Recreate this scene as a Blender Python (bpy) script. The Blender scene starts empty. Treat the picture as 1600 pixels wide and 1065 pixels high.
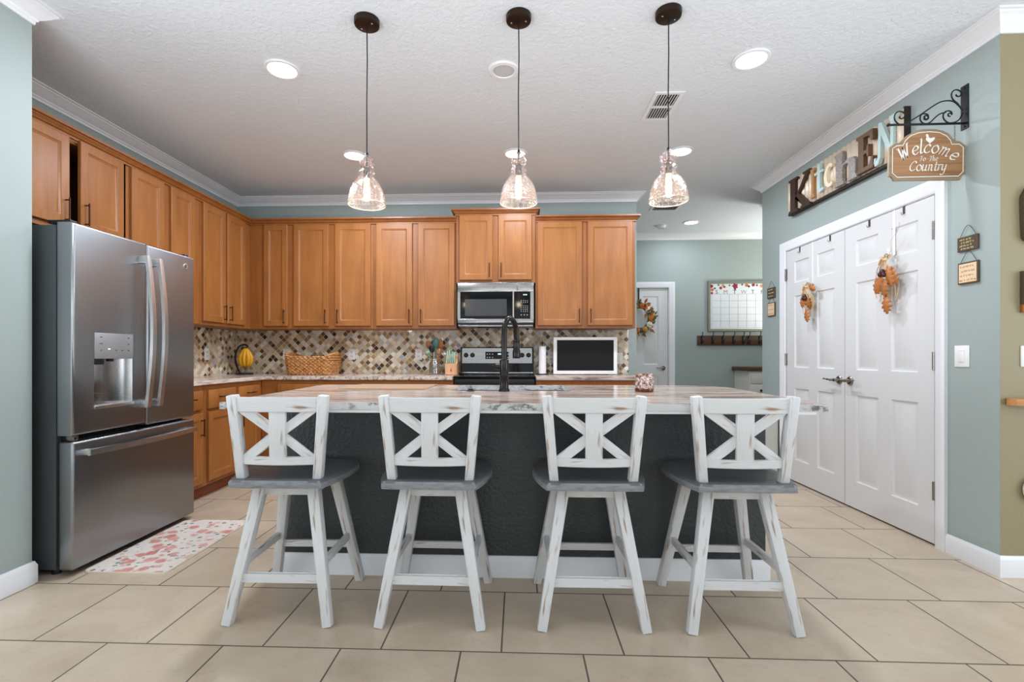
import bpy, bmesh, math, random
from mathutils import Vector, Matrix
R = math.radians
random.seed(7)
S = bpy.context.scene
COL = S.collection

# ------------------------------------------------------------------ camera
cam_d = bpy.data.cameras.new('camera')
cam = bpy.data.objects.new('camera', cam_d)
COL.objects.link(cam)
cam.location = (0, 0, 1.10)
cam.rotation_euler = (R(90), 0, 0.0397)
cam_d.sensor_width = 36.0
cam_d.lens = 749.4 / 1600 * 36.0
cam_d.shift_x = (800 - 780.9) / 1600
cam_d.shift_y = (555.76 - 532.5) / 1600
cam_d.clip_start = 0.05
S.camera = cam
S.view_settings.view_transform = 'Standard'
S.view_settings.look = 'None'
S.view_settings.gamma = 1
S.view_settings.exposure = 0.0
S.view_settings.use_curve_mapping = False
try:
    S.cycles.max_bounces = 10
    S.cycles.transparent_max_bounces = 16
    S.cycles.sample_clamp_indirect = 6.0
    S.cycles.caustics_reflective = False
    S.cycles.caustics_refractive = False
except Exception:
    pass

# ------------------------------------------------------------------ world + daylight through the windows behind the camera
W = bpy.data.worlds.new('world'); S.world = W; W.use_nodes = True
bg = W.node_tree.nodes['Background']
bg.inputs[0].default_value = (0.86, 0.93, 1.0, 1)
bg.inputs[1].default_value = 1.2

def area(name, loc, rot, sx, sy, power, col=(1, 1, 1), spread=180):
    l = bpy.data.lights.new(name, 'AREA'); l.shape = 'RECTANGLE'; l.size = sx; l.size_y = sy
    l.energy = power; l.color = col; l.spread = R(spread)
    o = bpy.data.objects.new(name, l); COL.objects.link(o); o.location = loc; o.rotation_euler = rot
    return o
# sky light through the openings, plus upward fill lights added there to brighten the ceiling
DAY = (0.88, 0.97, 1.09); UP = (0.87, 0.97, 1.10)
area('window_daylight_rear', (0.6, -3.98, 1.35), (R(90), 0, R(0)), 5.4, 2.3, 16, DAY)
area('upward_fill_rear', (0.6, -3.96, 1.0), (R(162), 0, R(0)), 5.4, 1.6, 60, UP)
area('window_daylight_side', (-5.98, -0.9, 1.35), (R(90), 0, R(-90)), 3.6, 2.3, 80, DAY)
area('upward_fill_side', (-5.96, -0.9, 1.0), (R(155), 0, R(-90)), 3.6, 1.6, 70, UP)
area('window_daylight_corner', (4.98, 0.2, 1.35), (R(90), 0, R(90)), 2.6, 2.0, 75, DAY)
# two bare upward lights added behind the camera to brighten the ceiling
area('ceiling_fill', (-1.5, 0.3, 0.85), (R(180), 0, 0), 1.5, 0.6, 54, UP)
area('ceiling_fill', (1.5, 0.3, 0.85), (R(180), 0, 0), 1.5, 0.6, 45, UP)
# upward light added in the hall, out of sight, to lift its ceiling
area('hall_fill', (3.9, 6.0, 1.3), (R(180), 0, 0), 0.4, 0.4, 34, (1.0, 0.98, 0.94))

# ------------------------------------------------------------------ helpers: nodes and materials
def new_mat(name):
    m = bpy.data.materials.new(name); m.use_nodes = True
    nt = m.node_tree; nt.nodes.clear()
    out = nt.nodes.new('ShaderNodeOutputMaterial')
    return m, nt, out
def nd(nt, typ, ins=None, **props):
    n = nt.nodes.new('ShaderNode' + typ)
    for k, v in props.items(): setattr(n, k, v)
    for k, v in (ins or {}).items():
        s = n.inputs[k]
        if isinstance(v, bpy.types.NodeSocket): nt.links.new(v, s)
        elif isinstance(v, bpy.types.Node): nt.links.new(v.outputs[0], s)
        else: s.default_value = v
    return n
def srgb(r, g, b):
    f = lambda c: (c / 255 / 12.92) if c / 255 <= 0.04045 else ((c / 255 + 0.055) / 1.055) ** 2.4
    return (f(r), f(g), f(b), 1)
def ramp(nt, fac, stops, interp='LINEAR'):
    n = nt.nodes.new('ShaderNodeValToRGB'); n.color_ramp.interpolation = interp
    el = n.color_ramp.elements
    while len(el) < len(stops): el.new(0.5)
    for e, (p, c) in zip(el, stops): e.position = p; e.color = c
    nt.links.new(fac.outputs[0] if isinstance(fac, bpy.types.Node) else fac, n.inputs[0])
    return n
def mth(nt, op, a, b=None, c=None):
    ins = {0: a}
    if b is not None: ins[1] = b
    if c is not None: ins[2] = c
    return nd(nt, 'Math', ins, operation=op)
def mixc(nt, fac, a, b, blend='MIX'):
    n = nt.nodes.new('ShaderNodeMix'); n.data_type = 'RGBA'; n.blend_type = blend
    for idx, v in ((0, fac), (6, a), (7, b)):
        if isinstance(v, bpy.types.Node): v = v.outputs[2] if v.bl_idname == 'ShaderNodeMix' else v.outputs[0]
        if isinstance(v, bpy.types.NodeSocket): nt.links.new(v, n.inputs[idx])
        else: n.inputs[idx].default_value = v
    return n
def cs(n):
    if isinstance(n, bpy.types.Node): return n.outputs[2] if n.bl_idname == 'ShaderNodeMix' else n.outputs[0]
    return n
def princ(nt, out, color, rough=0.5, metal=0.0, normal=None, **kw):
    p = nt.nodes.new('ShaderNodeBsdfPrincipled')
    for k, v in (('Base Color', color), ('Roughness', rough), ('Metallic', metal), ('Normal', normal)) + tuple(kw.items()):
        if v is None: continue
        v = cs(v)
        if isinstance(v, bpy.types.NodeSocket): nt.links.new(v, p.inputs[k])
        else: p.inputs[k].default_value = v
    nt.links.new(p.outputs[0], out.inputs[0])
    return p
def bump(nt, h, strength=0.2, dist=0.01):
    return nd(nt, 'Bump', {'Height': cs(h), 'Strength': strength, 'Distance': dist})
def objco(nt, scale=(1, 1, 1), rnd=False, out='Object', rot=(0, 0, 0)):
    tc = nt.nodes.new('ShaderNodeTexCoord')
    v = tc.outputs[out]
    if rnd:
        oi = nt.nodes.new('ShaderNodeObjectInfo')
        m = mth(nt, 'MULTIPLY', oi.outputs['Random'], 13.7)
        a = nd(nt, 'VectorMath', {0: v, 1: m}, operation='ADD'); v = a.outputs[0]
    return nd(nt, 'Mapping', {'Vector': v, 'Scale': scale, 'Rotation': rot})
def noise(nt, vec, scale=5, detail=4, rough=0.5, dist=0.0):
    return nd(nt, 'TexNoise', {'Vector': cs(vec), 'Scale': scale, 'Detail': detail, 'Roughness': rough, 'Distortion': dist})
_cache = {}
def simple(name, col, rough=0.5, metal=0.0, nscale=None, nstr=0.15, ndist=0.004, var=0.0, **kw):
    if name in _cache: return _cache[name]
    m, nt, out = new_mat(name)
    co = objco(nt)
    c = col; nrm = None
    if var:
        n = noise(nt, co, 6, 3)
        c = mixc(nt, n.outputs[0], tuple(max(0, x * (1 - var)) for x in col[:3]) + (1,), tuple(min(1, x * (1 + var)) for x in col[:3]) + (1,))
    if nscale:
        nrm = bump(nt, noise(nt, co, nscale, 4), nstr, ndist)
    princ(nt, out, c, rough, metal, nrm, **kw)
    _cache[name] = m
    return m

M = {}
# painted walls
def wall_mat(name, col):
    m, nt, out = new_mat(name)
    co = objco(nt)
    n = noise(nt, co, 95, 3, 0.55)
    princ(nt, out, col, 0.55, 0, bump(nt, n, 0.22, 0.004))
    return m
M['teal'] = wall_mat('teal wall paint', srgb(158, 168, 163))
M['olive'] = wall_mat('olive wall paint', srgb(148, 137, 103))
# ceiling knockdown
m, nt, out = new_mat('knockdown ceiling')
n = noise(nt, objco(nt), 34, 4, 0.6, 0.6)
r_ = ramp(nt, n, [(0.42, (0, 0, 0, 1)), (0.6, (1, 1, 1, 1))])
princ(nt, out, srgb(224, 228, 232), 0.8, 0, bump(nt, r_, 0.32, 0.006))
M['ceiling'] = m
M['trim'] = simple('white trim paint', srgb(234, 234, 235), 0.32)
M['door'] = simple('white door paint', srgb(216, 215, 213), 0.36)
# floor tile, one-third running bond
m, nt, out = new_mat('porcelain floor tile')
tc = nt.nodes.new('ShaderNodeTexCoord')
sx = nd(nt, 'SeparateXYZ', {0: tc.outputs['Object']})
s_ = 0.4529
row = mth(nt, 'DIVIDE', mth(nt, 'SUBTRACT', sx.outputs[1], 1.7796), s_)
ri = mth(nt, 'FLOOR', row)
rf = mth(nt, 'SUBTRACT', row, ri)
u0 = mth(nt, 'DIVIDE', mth(nt, 'ADD', sx.outputs[0], 1.8766), s_)
u = mth(nt, 'SUBTRACT', u0, mth(nt, 'MULTIPLY', ri, 1 / 3))
ui = mth(nt, 'FLOOR', u)
uf = mth(nt, 'SUBTRACT', u, ui)
def edge(f): return mth(nt, 'MINIMUM', f, mth(nt, 'SUBTRACT', 1.0, f))
ed = mth(nt, 'MINIMUM', edge(rf), edge(uf))
grout = nd(nt, 'MapRange', {0: ed, 1: 0.0055, 2: 0.0085})
cell = nd(nt, 'CombineXYZ', {0: ui, 1: ri})
wn = nd(nt, 'TexWhiteNoise', {0: cell})
off = nd(nt, 'VectorMath', {0: wn.outputs['Color'], 1: (9, 9, 9)}, operation='MULTIPLY')
vv = nd(nt, 'VectorMath', {0: tc.outputs['Object'], 1: off}, operation='ADD')
n1 = noise(nt, vv, 3.0, 8, 0.62, 0.8)
n2 = noise(nt, vv, 14, 6, 0.65, 1.6)
base = ramp(nt, n1, [(0.3, srgb(180, 160, 137)), (0.55, srgb(193, 174, 150)), (0.75, srgb(200, 183, 162))])
vein = ramp(nt, n2, [(0.34, (0.80, 0.80, 0.80, 1)), (0.44, (1, 1, 1, 1)), (0.7, (1.0, 1.0, 1.0, 1))])
c1 = mixc(nt, 0.45, base, vein, 'MULTIPLY')
tone = nd(nt, 'MapRange', {0: wn.outputs['Value'], 3: 0.95, 4: 1.04})
c2 = mixc(nt, 1.0, c1, nd(nt, 'CombineXYZ', {0: tone, 1: tone, 2: tone}), 'MULTIPLY')
c3 = mixc(nt, grout.outputs[0], srgb(88, 76, 66), c2)
rgh = nd(nt, 'MapRange', {0: grout.outputs[0], 3: 0.8, 4: 0.33})
princ(nt, out, c3, rgh.outputs[0], 0, bump(nt, grout.outputs[0], 0.5, 0.002))
M['floor'] = m
# maple
def maple(name, cA, cB, rough=0.38):
    m, nt, out = new_mat(name)
    g1 = noise(nt, objco(nt, (7, 7, 0.7), True), 2.0, 6, 0.6, 0.6)
    g2 = noise(nt, objco(nt, (60, 60, 1.6), True), 3.0, 4, 0.6)
    g3 = noise(nt, objco(nt, (5, 5, 3.0), True), 1.0, 2, 0.5)
    a = ramp(nt, g1, [(0.32, cA), (0.68, cB)])
    f = nd(nt, 'MapRange', {0: g2, 1: 0.35, 2: 0.65, 3: 0.93, 4: 1.05})
    b = mixc(nt, 1.0, a, nd(nt, 'CombineXYZ', {0: f, 1: f, 2: f}), 'MULTIPLY')
    f3 = nd(nt, 'MapRange', {0: g3, 1: 0.3, 2: 0.7, 3: 0.92, 4: 1.06})
    b = mixc(nt, 1.0, b, nd(nt, 'CombineXYZ', {0: f3, 1: f3, 2: f3}), 'MULTIPLY')
    princ(nt, out, b, rough, 0, bump(nt, g2, 0.05, 0.002), **{'Coat Weight': 0.08, 'Coat Roughness': 0.3, 'Specular IOR Level': 0.4})
    return m
M['maple'] = maple('maple cabinet finish', srgb(142, 83, 36), srgb(157, 97, 47))
M['maple_panel'] = maple('maple door panel', srgb(150, 91, 43), srgb(165, 106, 54))
M['toe'] = maple('toe kick stain', srgb(128, 62, 26), srgb(140, 72, 34), 0.45)
# metals
def steel(name, col, rough, axis='z', streak=0.10):
    m, nt, out = new_mat(name)
    sc = {'z': (160, 160, 1.5), 'x': (1.5, 160, 160), 'y': (160, 1.5, 160)}[axis]
    n = noise(nt, objco(nt, sc), 2.0, 3, 0.6)
    big = noise(nt, objco(nt, (1.6, 1.6, 0.8)), 1.3, 1, 0.4)
    rr = nd(nt, 'MapRange', {0: n, 1: 0.3, 2: 0.7, 3: rough - 0.03, 4: rough + 0.03})
    princ(nt, out, col, rr.outputs[0], 1.0, bump(nt, big, streak, 0.05) if streak else None, Anisotropic=0.75 if axis == 'z' else 0.4, Tangent=nd(nt, 'Tangent', direction_type='RADIAL', axis='Z'))
    return m
M['steel'] = steel('brushed stainless', srgb(154, 156, 158), 0.33)
M['steel_light'] = steel('satin steel handle', srgb(214, 213, 212), 0.30, 'z', 0.0)
M['steel_flat'] = steel('brushed stainless trim', srgb(152, 150, 147), 0.26, 'x', 0.03)
M['panel_grey'] = simple('satin grey panel', srgb(150, 149, 148), 0.38, 0.35)
M['fridge_side'] = simple('grey textured fridge side', srgb(74, 79, 80), 0.45, 0.2, 300, 0.15)
M['black'] = simple('black plastic', srgb(18, 18, 19), 0.4)
M['black_glass'] = simple('black glass', srgb(6, 6, 7), 0.07, **{'Specular IOR Level': 0.22})
M['dark_gap'] = simple('dark rubber gasket', srgb(22, 22, 23), 0.7)
M['grey_window'] = simple('smoked oven window', srgb(66, 66, 66), 0.16, **{'Specular IOR Level': 0.2})
M['bronze'] = simple('oil rubbed bronze', srgb(52, 36, 27), 0.35, 0.7)
M['pull'] = simple('bronze cabinet pull', srgb(70, 36, 22), 0.35, 0.6)
M['faucet'] = simple('dark bronze faucet', srgb(48, 44, 43), 0.22, 0.85)
M['nickel'] = simple('satin nickel', srgb(150, 142, 134), 0.22, 1.0)
M['iron'] = simple('black wrought iron', srgb(24, 26, 26), 0.45, 0.4)
M['white_plastic'] = simple('white plastic', srgb(236, 234, 230), 0.35)
M['cream_plastic'] = simple('almond plastic', srgb(226, 217, 203), 0.4)
M['speaker'] = simple('grey speaker mesh', srgb(196, 196, 195), 0.7)
M['vent_dark'] = simple('dark duct', srgb(60, 56, 52), 0.8)
# stools
m, nt, out = new_mat('distressed white paint')
uvn = nt.nodes.new('ShaderNodeUVMap')
mp = nd(nt, 'Mapping', {0: uvn.outputs[0], 'Scale': (9, 60, 1)})
n = noise(nt, mp, 1.0, 1, 0.4)
fine = noise(nt, nd(nt, 'Mapping', {0: uvn.outputs[0], 'Scale': (10, 320, 1)}), 1.0, 4, 0.6)
f = ramp(nt, n, [(0.62, (0, 0, 0, 1)), (0.76, (1, 1, 1, 1))])
f2 = mth(nt, 'MULTIPLY', f, nd(nt, 'MapRange', {0: fine, 1: 0.25, 2: 0.6, 3: 0.45, 4: 1.0}))
fw = nd(nt, 'MapRange', {0: fine, 1: 0.35, 2: 0.7, 3: 0.92, 4: 1.03})
wcol = mixc(nt, 1.0, srgb(212, 211, 209), nd(nt, 'CombineXYZ', {0: fw, 1: fw, 2: fw}), 'MULTIPLY')
cc = mixc(nt, f2, wcol, srgb(146, 114, 82))
princ(nt, out, cc, 0.42, 0, bump(nt, fine, 0.08, 0.002))
M['stool_white'] = m
m, nt, out = new_mat('grey stained seat')
n = noise(nt, objco(nt, (4, 60, 20), True), 1.5, 5, 0.6)
n2 = noise(nt, objco(nt, (3, 9, 9), True), 1.2, 3, 0.5)
c = ramp(nt, n, [(0.3, srgb(82, 84, 85)), (0.7, srgb(102, 104, 105))])
c2 = mixc(nt, ramp(nt, n2, [(0.62, (0, 0, 0, 1)), (0.74, (1, 1, 1, 1))]), c, srgb(122, 116, 106))
princ(nt, out, c2, 0.36, 0, bump(nt, n, 0.1, 0.002))
M['seat'] = m
m, nt, out = new_mat('worn grey seat edge')
n = noise(nt, objco(nt, (14, 14, 60), True), 1.5, 5, 0.6)
princ(nt, out, ramp(nt, n, [(0.3, srgb(104, 106, 107)), (0.7, srgb(140, 141, 141))]), 0.42)
M['seat_edge'] = m
# island
m, nt, out = new_mat('charcoal island paint')
n = noise(nt, objco(nt), 55, 4, 0.6)
princ(nt, out, srgb(54, 60, 59), 0.36, 0, bump(nt, n, 0.6, 0.008))
M['island'] = m
def granite(name, axis, pale, mid, dark, rough=0.13):
    m, nt, out = new_mat(name)
    sc = (0.9, 7, 7) if axis == 'x' else (7, 0.9, 7)
    a = noise(nt, objco(nt, sc), 2.2, 8, 0.62, 1.2)
    sc2 = (1.6, 22, 22) if axis == 'x' else (22, 1.6, 22)
    b = noise(nt, objco(nt, sc2), 2.0, 6, 0.6, 0.8)
    sp = noise(nt, objco(nt), 130, 3, 0.7)
    c = ramp(nt, a, [(0.34, dark), (0.43, mid), (0.52, pale), (0.60, pale), (0.68, mid), (0.76, dark)])
    d = ramp(nt, b, [(0.36, dark), (0.48, (1, 1, 1, 1)), (1, (1, 1, 1, 1))])
    e = mixc(nt, 0.7, c, d, 'MULTIPLY')
    f = nd(nt, 'MapRange', {0: sp, 1: 0.3, 2: 0.7, 3: 0.9, 4: 1.08})
    g = mixc(nt, 1.0, e, nd(nt, 'CombineXYZ', {0: f, 1: f, 2: f}), 'MULTIPLY')
    princ(nt, out, g, rough, 0, **{'Specular IOR Level': 0.08})
    return m
M['granite'] = granite('banded brown granite', 'x', srgb(206, 188, 174), srgb(164, 136, 122), srgb(104, 80, 72))
M['granite_y'] = granite('banded granite side run', 'y', srgb(222, 206, 192), srgb(196, 174, 158), srgb(140, 116, 104))
m, nt, out = new_mat('flash lit granite edge')
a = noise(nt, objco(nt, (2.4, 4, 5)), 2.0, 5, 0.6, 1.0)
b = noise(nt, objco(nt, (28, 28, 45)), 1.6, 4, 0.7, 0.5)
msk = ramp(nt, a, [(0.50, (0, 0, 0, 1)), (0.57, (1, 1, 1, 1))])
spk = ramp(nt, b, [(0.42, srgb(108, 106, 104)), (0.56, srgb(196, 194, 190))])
c = mixc(nt, msk, srgb(202, 202, 200), spk)  # flash light on the edge painted in as a paler tone; speckle is stone
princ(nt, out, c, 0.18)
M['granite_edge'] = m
# diagonal mosaic; two builds: on the back wall (x, z) and on the side wall (y, z)
def mosaic(name, ax):
    m, nt, out = new_mat(name)
    tc = nt.nodes.new('ShaderNodeTexCoord')
    sx = nd(nt, 'SeparateXYZ', {0: tc.outputs['Object']})
    h = sx.outputs[ax]; z = sx.outputs[2]
    k = 1 / (0.0428 * math.sqrt(2))
    u = mth(nt, 'MULTIPLY', mth(nt, 'ADD', h, z), k)
    v = mth(nt, 'MULTIPLY', mth(nt, 'SUBTRACT', h, z), k)
    ui = mth(nt, 'FLOOR', u); vi = mth(nt, 'FLOOR', v)
    uf = mth(nt, 'SUBTRACT', u, ui); vf = mth(nt, 'SUBTRACT', v, vi)
    e = lambda f: mth(nt, 'MINIMUM', f, mth(nt, 'SUBTRACT', 1.0, f))
    ed = mth(nt, 'MINIMUM', e(uf), e(vf))
    g = nd(nt, 'MapRange', {0: ed, 1: 0.035, 2: 0.065})
    cell = nd(nt, 'CombineXYZ', {0: ui, 1: vi, 2: 3.3})
    wn = nd(nt, 'TexWhiteNoise', {0: cell})
    wn2 = nd(nt, 'TexWhiteNoise', {0: nd(nt, 'CombineXYZ', {0: ui, 1: vi, 2: 11.7})})
    col = ramp(nt, wn.outputs['Value'], [
        (0.0, srgb(232, 216, 190)), (0.16, srgb(208, 182, 146)), (0.32, srgb(176, 144, 106)),
        (0.46, srgb(156, 118, 78)), (0.56, srgb(238, 228, 208)), (0.68, srgb(202, 186, 160)),
        (0.78, srgb(112, 80, 52)), (0.88, srgb(66, 44, 32)), (0.95, srgb(206, 178, 140))], 'CONSTANT')
    nz = noise(nt, nd(nt, 'VectorMath', {0: tc.outputs['Object'], 1: wn.outputs['Color']}, operation='ADD'), 45, 4, 0.6)
    f = nd(nt, 'MapRange', {0: nz, 1: 0.3, 2: 0.7, 3: 0.86, 4: 1.12})
    col2 = mixc(nt, 1.0, col, nd(nt, 'CombineXYZ', {0: f, 1: f, 2: f}), 'MULTIPLY')
    gl = mth(nt, 'GREATER_THAN', wn2.outputs['Value'], 0.55)
    pale = mth(nt, 'GREATER_THAN', wn2.outputs['Value'], 0.90)
    col2 = mixc(nt, mth(nt, 'MULTIPLY', pale, 0.6), col2, srgb(204, 210, 208))  # a few chips paled, painting bright window reflections into the tile colour
    col3 = mixc(nt, g.outputs[0], srgb(214, 200, 176), col2)
    rgh = nd(nt, 'MapRange', {0: mth(nt, 'MULTIPLY', gl, g.outputs[0]), 3: 0.42, 4: 0.05})
    # each glass chip is set at a slightly different angle
    geo = nt.nodes.new('ShaderNodeNewGeometry')
    jit = nd(nt, 'VectorMath', {0: nd(nt, 'VectorMath', {0: wn2.outputs['Color'], 1: (0.5, 0.5, 0.5)}, operation='SUBTRACT'), 1: (0.34, 0.34, 0.34)}, operation='MULTIPLY')
    nn = nd(nt, 'VectorMath', {0: nd(nt, 'VectorMath', {0: geo.outputs['Normal'], 1: jit}, operation='ADD')}, operation='NORMALIZE')
    bp = nd(nt, 'Bump', {'Height': g.outputs[0], 'Strength': 0.5, 'Distance': 0.002, 'Normal': nn.outputs[0]})
    princ(nt, out, col3, rgh.outputs[0], 0, bp, **{'Coat Weight': mth(nt, 'MULTIPLY', gl, 1.0), 'Coat Roughness': 0.05})
    return m
M['mosaic_x'] = mosaic('diamond mosaic tile', 0)
M['mosaic_y'] = mosaic('diamond mosaic tile side', 1)
# glass without caustics: clear body, Fresnel sheen, wavy crackle
def glass(name, tint, crackle=0.0, amt=0.3, lo=0.06, hi=0.75):
    m, nt, out = new_mat(name)
    nrm = None; tcol = tint
    if crackle:
        wob = noise(nt, objco(nt), 40, 2)
        vec = nd(nt, 'VectorMath', {0: objco(nt).outputs[0], 1: nd(nt, 'VectorMath', {0: wob.outputs['Color'], 1: (0.012, 0.012, 0.012)}, operation='MULTIPLY')}, operation='ADD')
        vor = nd(nt, 'TexVoronoi', {'Vector': vec.outputs[0], 'Scale': 48}, feature='DISTANCE_TO_EDGE')
        blot = noise(nt, objco(nt), 70, 3, 0.7)
        nrm = bump(nt, mth(nt, 'ADD', vor.outputs[0], mth(nt, 'MULTIPLY', blot, 1.5)), crackle, 0.02)
        ln = ramp(nt, vor.outputs[0], [(0.0, srgb(150, 112, 96)), (0.08, srgb(222, 192, 178)), (0.2, srgb(252, 240, 234))])
        tcol = mixc(nt, ramp(nt, blot, [(0.42, (0, 0, 0, 1)), (0.62, (1, 1, 1, 1))]), ln, tint)
    tr = nt.nodes.new('ShaderNodeBsdfTransparent')
    if isinstance(tcol, bpy.types.Node): nt.links.new(cs(tcol), tr.inputs[0])
    else: tr.inputs[0].default_value = tcol
    gl = nd(nt, 'BsdfGlossy', {0: (1, 1, 1, 1), 'Roughness': 0.05})
    if nrm: nt.links.new(nrm.outputs[0], gl.inputs['Normal'])
    lw = nd(nt, 'LayerWeight', {0: amt})
    if nrm: nt.links.new(nrm.outputs[0], lw.inputs['Normal'])
    fac = nd(nt, 'MapRange', {0: lw.outputs['Facing'], 1: 0.0, 2: 1.0, 3: lo, 4: hi}).outputs[0]
    mx = nd(nt, 'MixShader', {0: fac, 1: tr, 2: gl})
    if crackle:
        df = nd(nt, 'BsdfTranslucent', {0: srgb(255, 226, 206)})
        f2 = nd(nt, 'MapRange', {0: vor.outputs[0], 1: 0.0, 2: 0.10, 3: 0.14, 4: 0.01})
        mx = nd(nt, 'MixShader', {0: f2.outputs[0], 1: mx, 2: df})
    nt.links.new(mx.outputs[0], out.inputs[0])
    return m
M['pendant_glass'] = glass('seeded blush glass', (0.96, 0.88, 0.84, 1), 0.6, 0.35, 0.10, 0.85)
M['rim_glass'] = simple('thick glass rim', srgb(236, 222, 212), 0.15, 0, **{'Transmission Weight': 0.4})
M['clear_glass'] = glass('clear glass', (0.88, 0.89, 0.88, 1), 0.0, 0.4, 0.16, 0.9)
def emit(name, col, st):
    m, nt, out = new_mat(name)
    e = nd(nt, 'Emission', {0: col, 1: st}); nt.links.new(e.outputs[0], out.inputs[0])
    return m
M['bulb'] = emit('warm filament bulb', (1.0, 0.76, 0.44, 1), 4.5)
M['led'] = emit('recessed led lens', (1.0, 0.97, 0.92, 1), 9.0)
M['lcd'] = emit('lit display digits', (0.75, 0.95, 1.0, 1), 1.6)
# sign wood and colours
def wood(name, cA, cB, axis='x', rough=0.5):
    m, nt, out = new_mat(name)
    sc = {'x': (1.5, 30, 30), 'z': (30, 30, 1.5), 'y': (30, 1.5, 30)}[axis]
    n = noise(nt, objco(nt, sc, True), 1.6, 6, 0.6, 0.6)
    princ(nt, out, ramp(nt, n, [(0.32, cA), (0.68, cB)]), rough, 0, bump(nt, n, 0.08, 0.003))
    return m
M['sign_wood'] = wood('stained sign wood', srgb(138, 96, 60), srgb(176, 130, 88))
M['sign_edge'] = wood('weathered sign edge', srgb(136, 112, 86), srgb(160, 136, 106))
M['dark_wood'] = wood('dark walnut', srgb(66, 40, 24), srgb(98, 60, 34))
M['block_wood'] = wood('beech block', srgb(196, 140, 98), srgb(220, 168, 126), 'z')
M['spoon_wood'] = wood('spoon wood', srgb(132, 74, 34), srgb(174, 104, 52), 'z')
M['shelf_wood'] = wood('honey shelf wood', srgb(186, 124, 66), srgb(206, 146, 86))
M['white_paint'] = simple('white sign paint', srgb(240, 234, 222), 0.6)
M['corrugated'] = simple('weathered cream metal', srgb(226, 206, 182), 0.42, 0.1, 30, 0.2, 0.004, 0.2)
M['sign_frame'] = simple('rusty dark frame', srgb(44, 36, 30), 0.6, 0.2)
M['letter_brown'] = simple('dark brown letter', srgb(58, 34, 22), 0.5, 0.1, var=0.2)
M['letter_rust'] = simple('rust brown letter', srgb(104, 72, 48), 0.5, 0.1, var=0.35)
M['letter_tan'] = simple('tan letter', srgb(170, 126, 80), 0.55, 0, var=0.2)
M['letter_teal'] = simple('pale teal letter', srgb(186, 206, 202), 0.55, 0, var=0.08)
M['letter_cream'] = simple('cream letter', srgb(238, 222, 192), 0.55, 0, var=0.06)
m, nt, out = new_mat('speckled grey letter')
n = noise(nt, objco(nt), 260, 3, 0.7)
princ(nt, out, ramp(nt, n, [(0.4, srgb(92, 84, 80)), (0.6, srgb(190, 180, 172))]), 0.45, 0.2)
M['letter_speckle'] = m
M['banana'] = simple('ripe banana', srgb(218, 154, 16), 0.45, 0, var=0.12)
M['banana_tip'] = simple('banana tip', srgb(62, 40, 22), 0.7)
m, nt, out = new_mat('woven water hyacinth')
n = noise(nt, objco(nt, (40, 40, 40)), 1.0, 4, 0.65)
princ(nt, out, ramp(nt, n, [(0.3, srgb(140, 84, 38)), (0.5, srgb(186, 124, 66)), (0.7, srgb(218, 168, 108))]), 0.6, 0, bump(nt, n, 0.4, 0.005))
M['wicker'] = m
M['sage'] = simple('sage green silicone', srgb(150, 178, 150), 0.45)
M['teal_tool'] = simple('teal silicone', srgb(72, 122, 108), 0.45)
M['paper'] = simple('white paper towel', srgb(240, 236, 232), 0.85, 0, 60, 0.2, 0.004)
M['screen'] = simple('dark tv screen', srgb(30, 28, 28), 0.5, **{'Specular IOR Level': 0.15})
m, nt, out = new_mat('mosaic mercury glass')
n = noise(nt, objco(nt), 55, 4, 0.7, 1.0)
princ(nt, out, ramp(nt, n, [(0.34, srgb(84, 50, 40)), (0.46, srgb(186, 150, 136)), (0.58, srgb(232, 224, 220))]), 0.14, 0.6, bump(nt, noise(nt, objco(nt), 40, 3), 0.8, 0.02))
M['mercury'] = m
M['mercury_base'] = simple('copper glass base', srgb(112, 66, 46), 0.25, 0.7)
M['cal_paper'] = simple('calendar paper', srgb(216, 218, 219), 0.6)
M['cal_frame'] = simple('champagne frame', srgb(132, 132, 118), 0.4, 0.3)
M['cal_line'] = simple('grey grid line', srgb(150, 156, 158), 0.7)
M['ink'] = simple('dark navy ink', srgb(58, 44, 62), 0.7)
M['ink_red'] = simple('coral ink', srgb(190, 120, 104), 0.7)
M['flower_red'] = simple('crimson petal', srgb(140, 24, 44), 0.6, 0, var=0.3)
M['flower_orange'] = simple('burnt orange petal', srgb(194, 92, 26), 0.6, 0, var=0.3)
M['flower_white'] = simple('cream petal', srgb(226, 216, 196), 0.6, 0, var=0.1)
M['flower_gold'] = simple('gold petal', srgb(196, 142, 62), 0.6, 0, var=0.25)
M['leaf_green'] = simple('olive green leaf', srgb(84, 84, 44), 0.6, 0, var=0.45)
M['oak'] = simple('dried oak leaf', srgb(172, 104, 42), 0.55, 0, 60, 0.3, 0.004, 0.4)
M['raffia'] = simple('straw raffia', srgb(206, 172, 122), 0.7, 0, var=0.2)
M['acorn'] = simple('dark acorn', srgb(70, 26, 22), 0.35)
M['plaque_dark'] = simple('dark brown plaque', srgb(78, 64, 42), 0.6, 0, var=0.15)
M['plaque_cream'] = simple('cream plaque face', srgb(226, 196, 160), 0.6, 0, var=0.06)
M['plaque_text'] = simple('pale plaque lettering', srgb(226, 206, 158), 0.6)
M['wire'] = simple('slate wire', srgb(74, 84, 94), 0.5, 0.4)
M['gold_frame'] = simple('antique gold', srgb(150, 126, 84), 0.4, 0.5, 40, 0.4, 0.01)
M['canvas'] = simple('grey green canvas', srgb(112, 110, 84), 0.7)
M['cab_white'] = simple('cottage white paint', srgb(222, 219, 210), 0.5)
M['bin'] = simple('pale grey bin plastic', srgb(196, 196, 186), 0.5)
M['board'] = simple('tan glass board', srgb(178, 146, 118), 0.35)
M['sink'] = simple('grey sink', srgb(168, 168, 168), 0.4, 0.2)
m, nt, out = new_mat('pink floral mat')
co = objco(nt)
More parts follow.
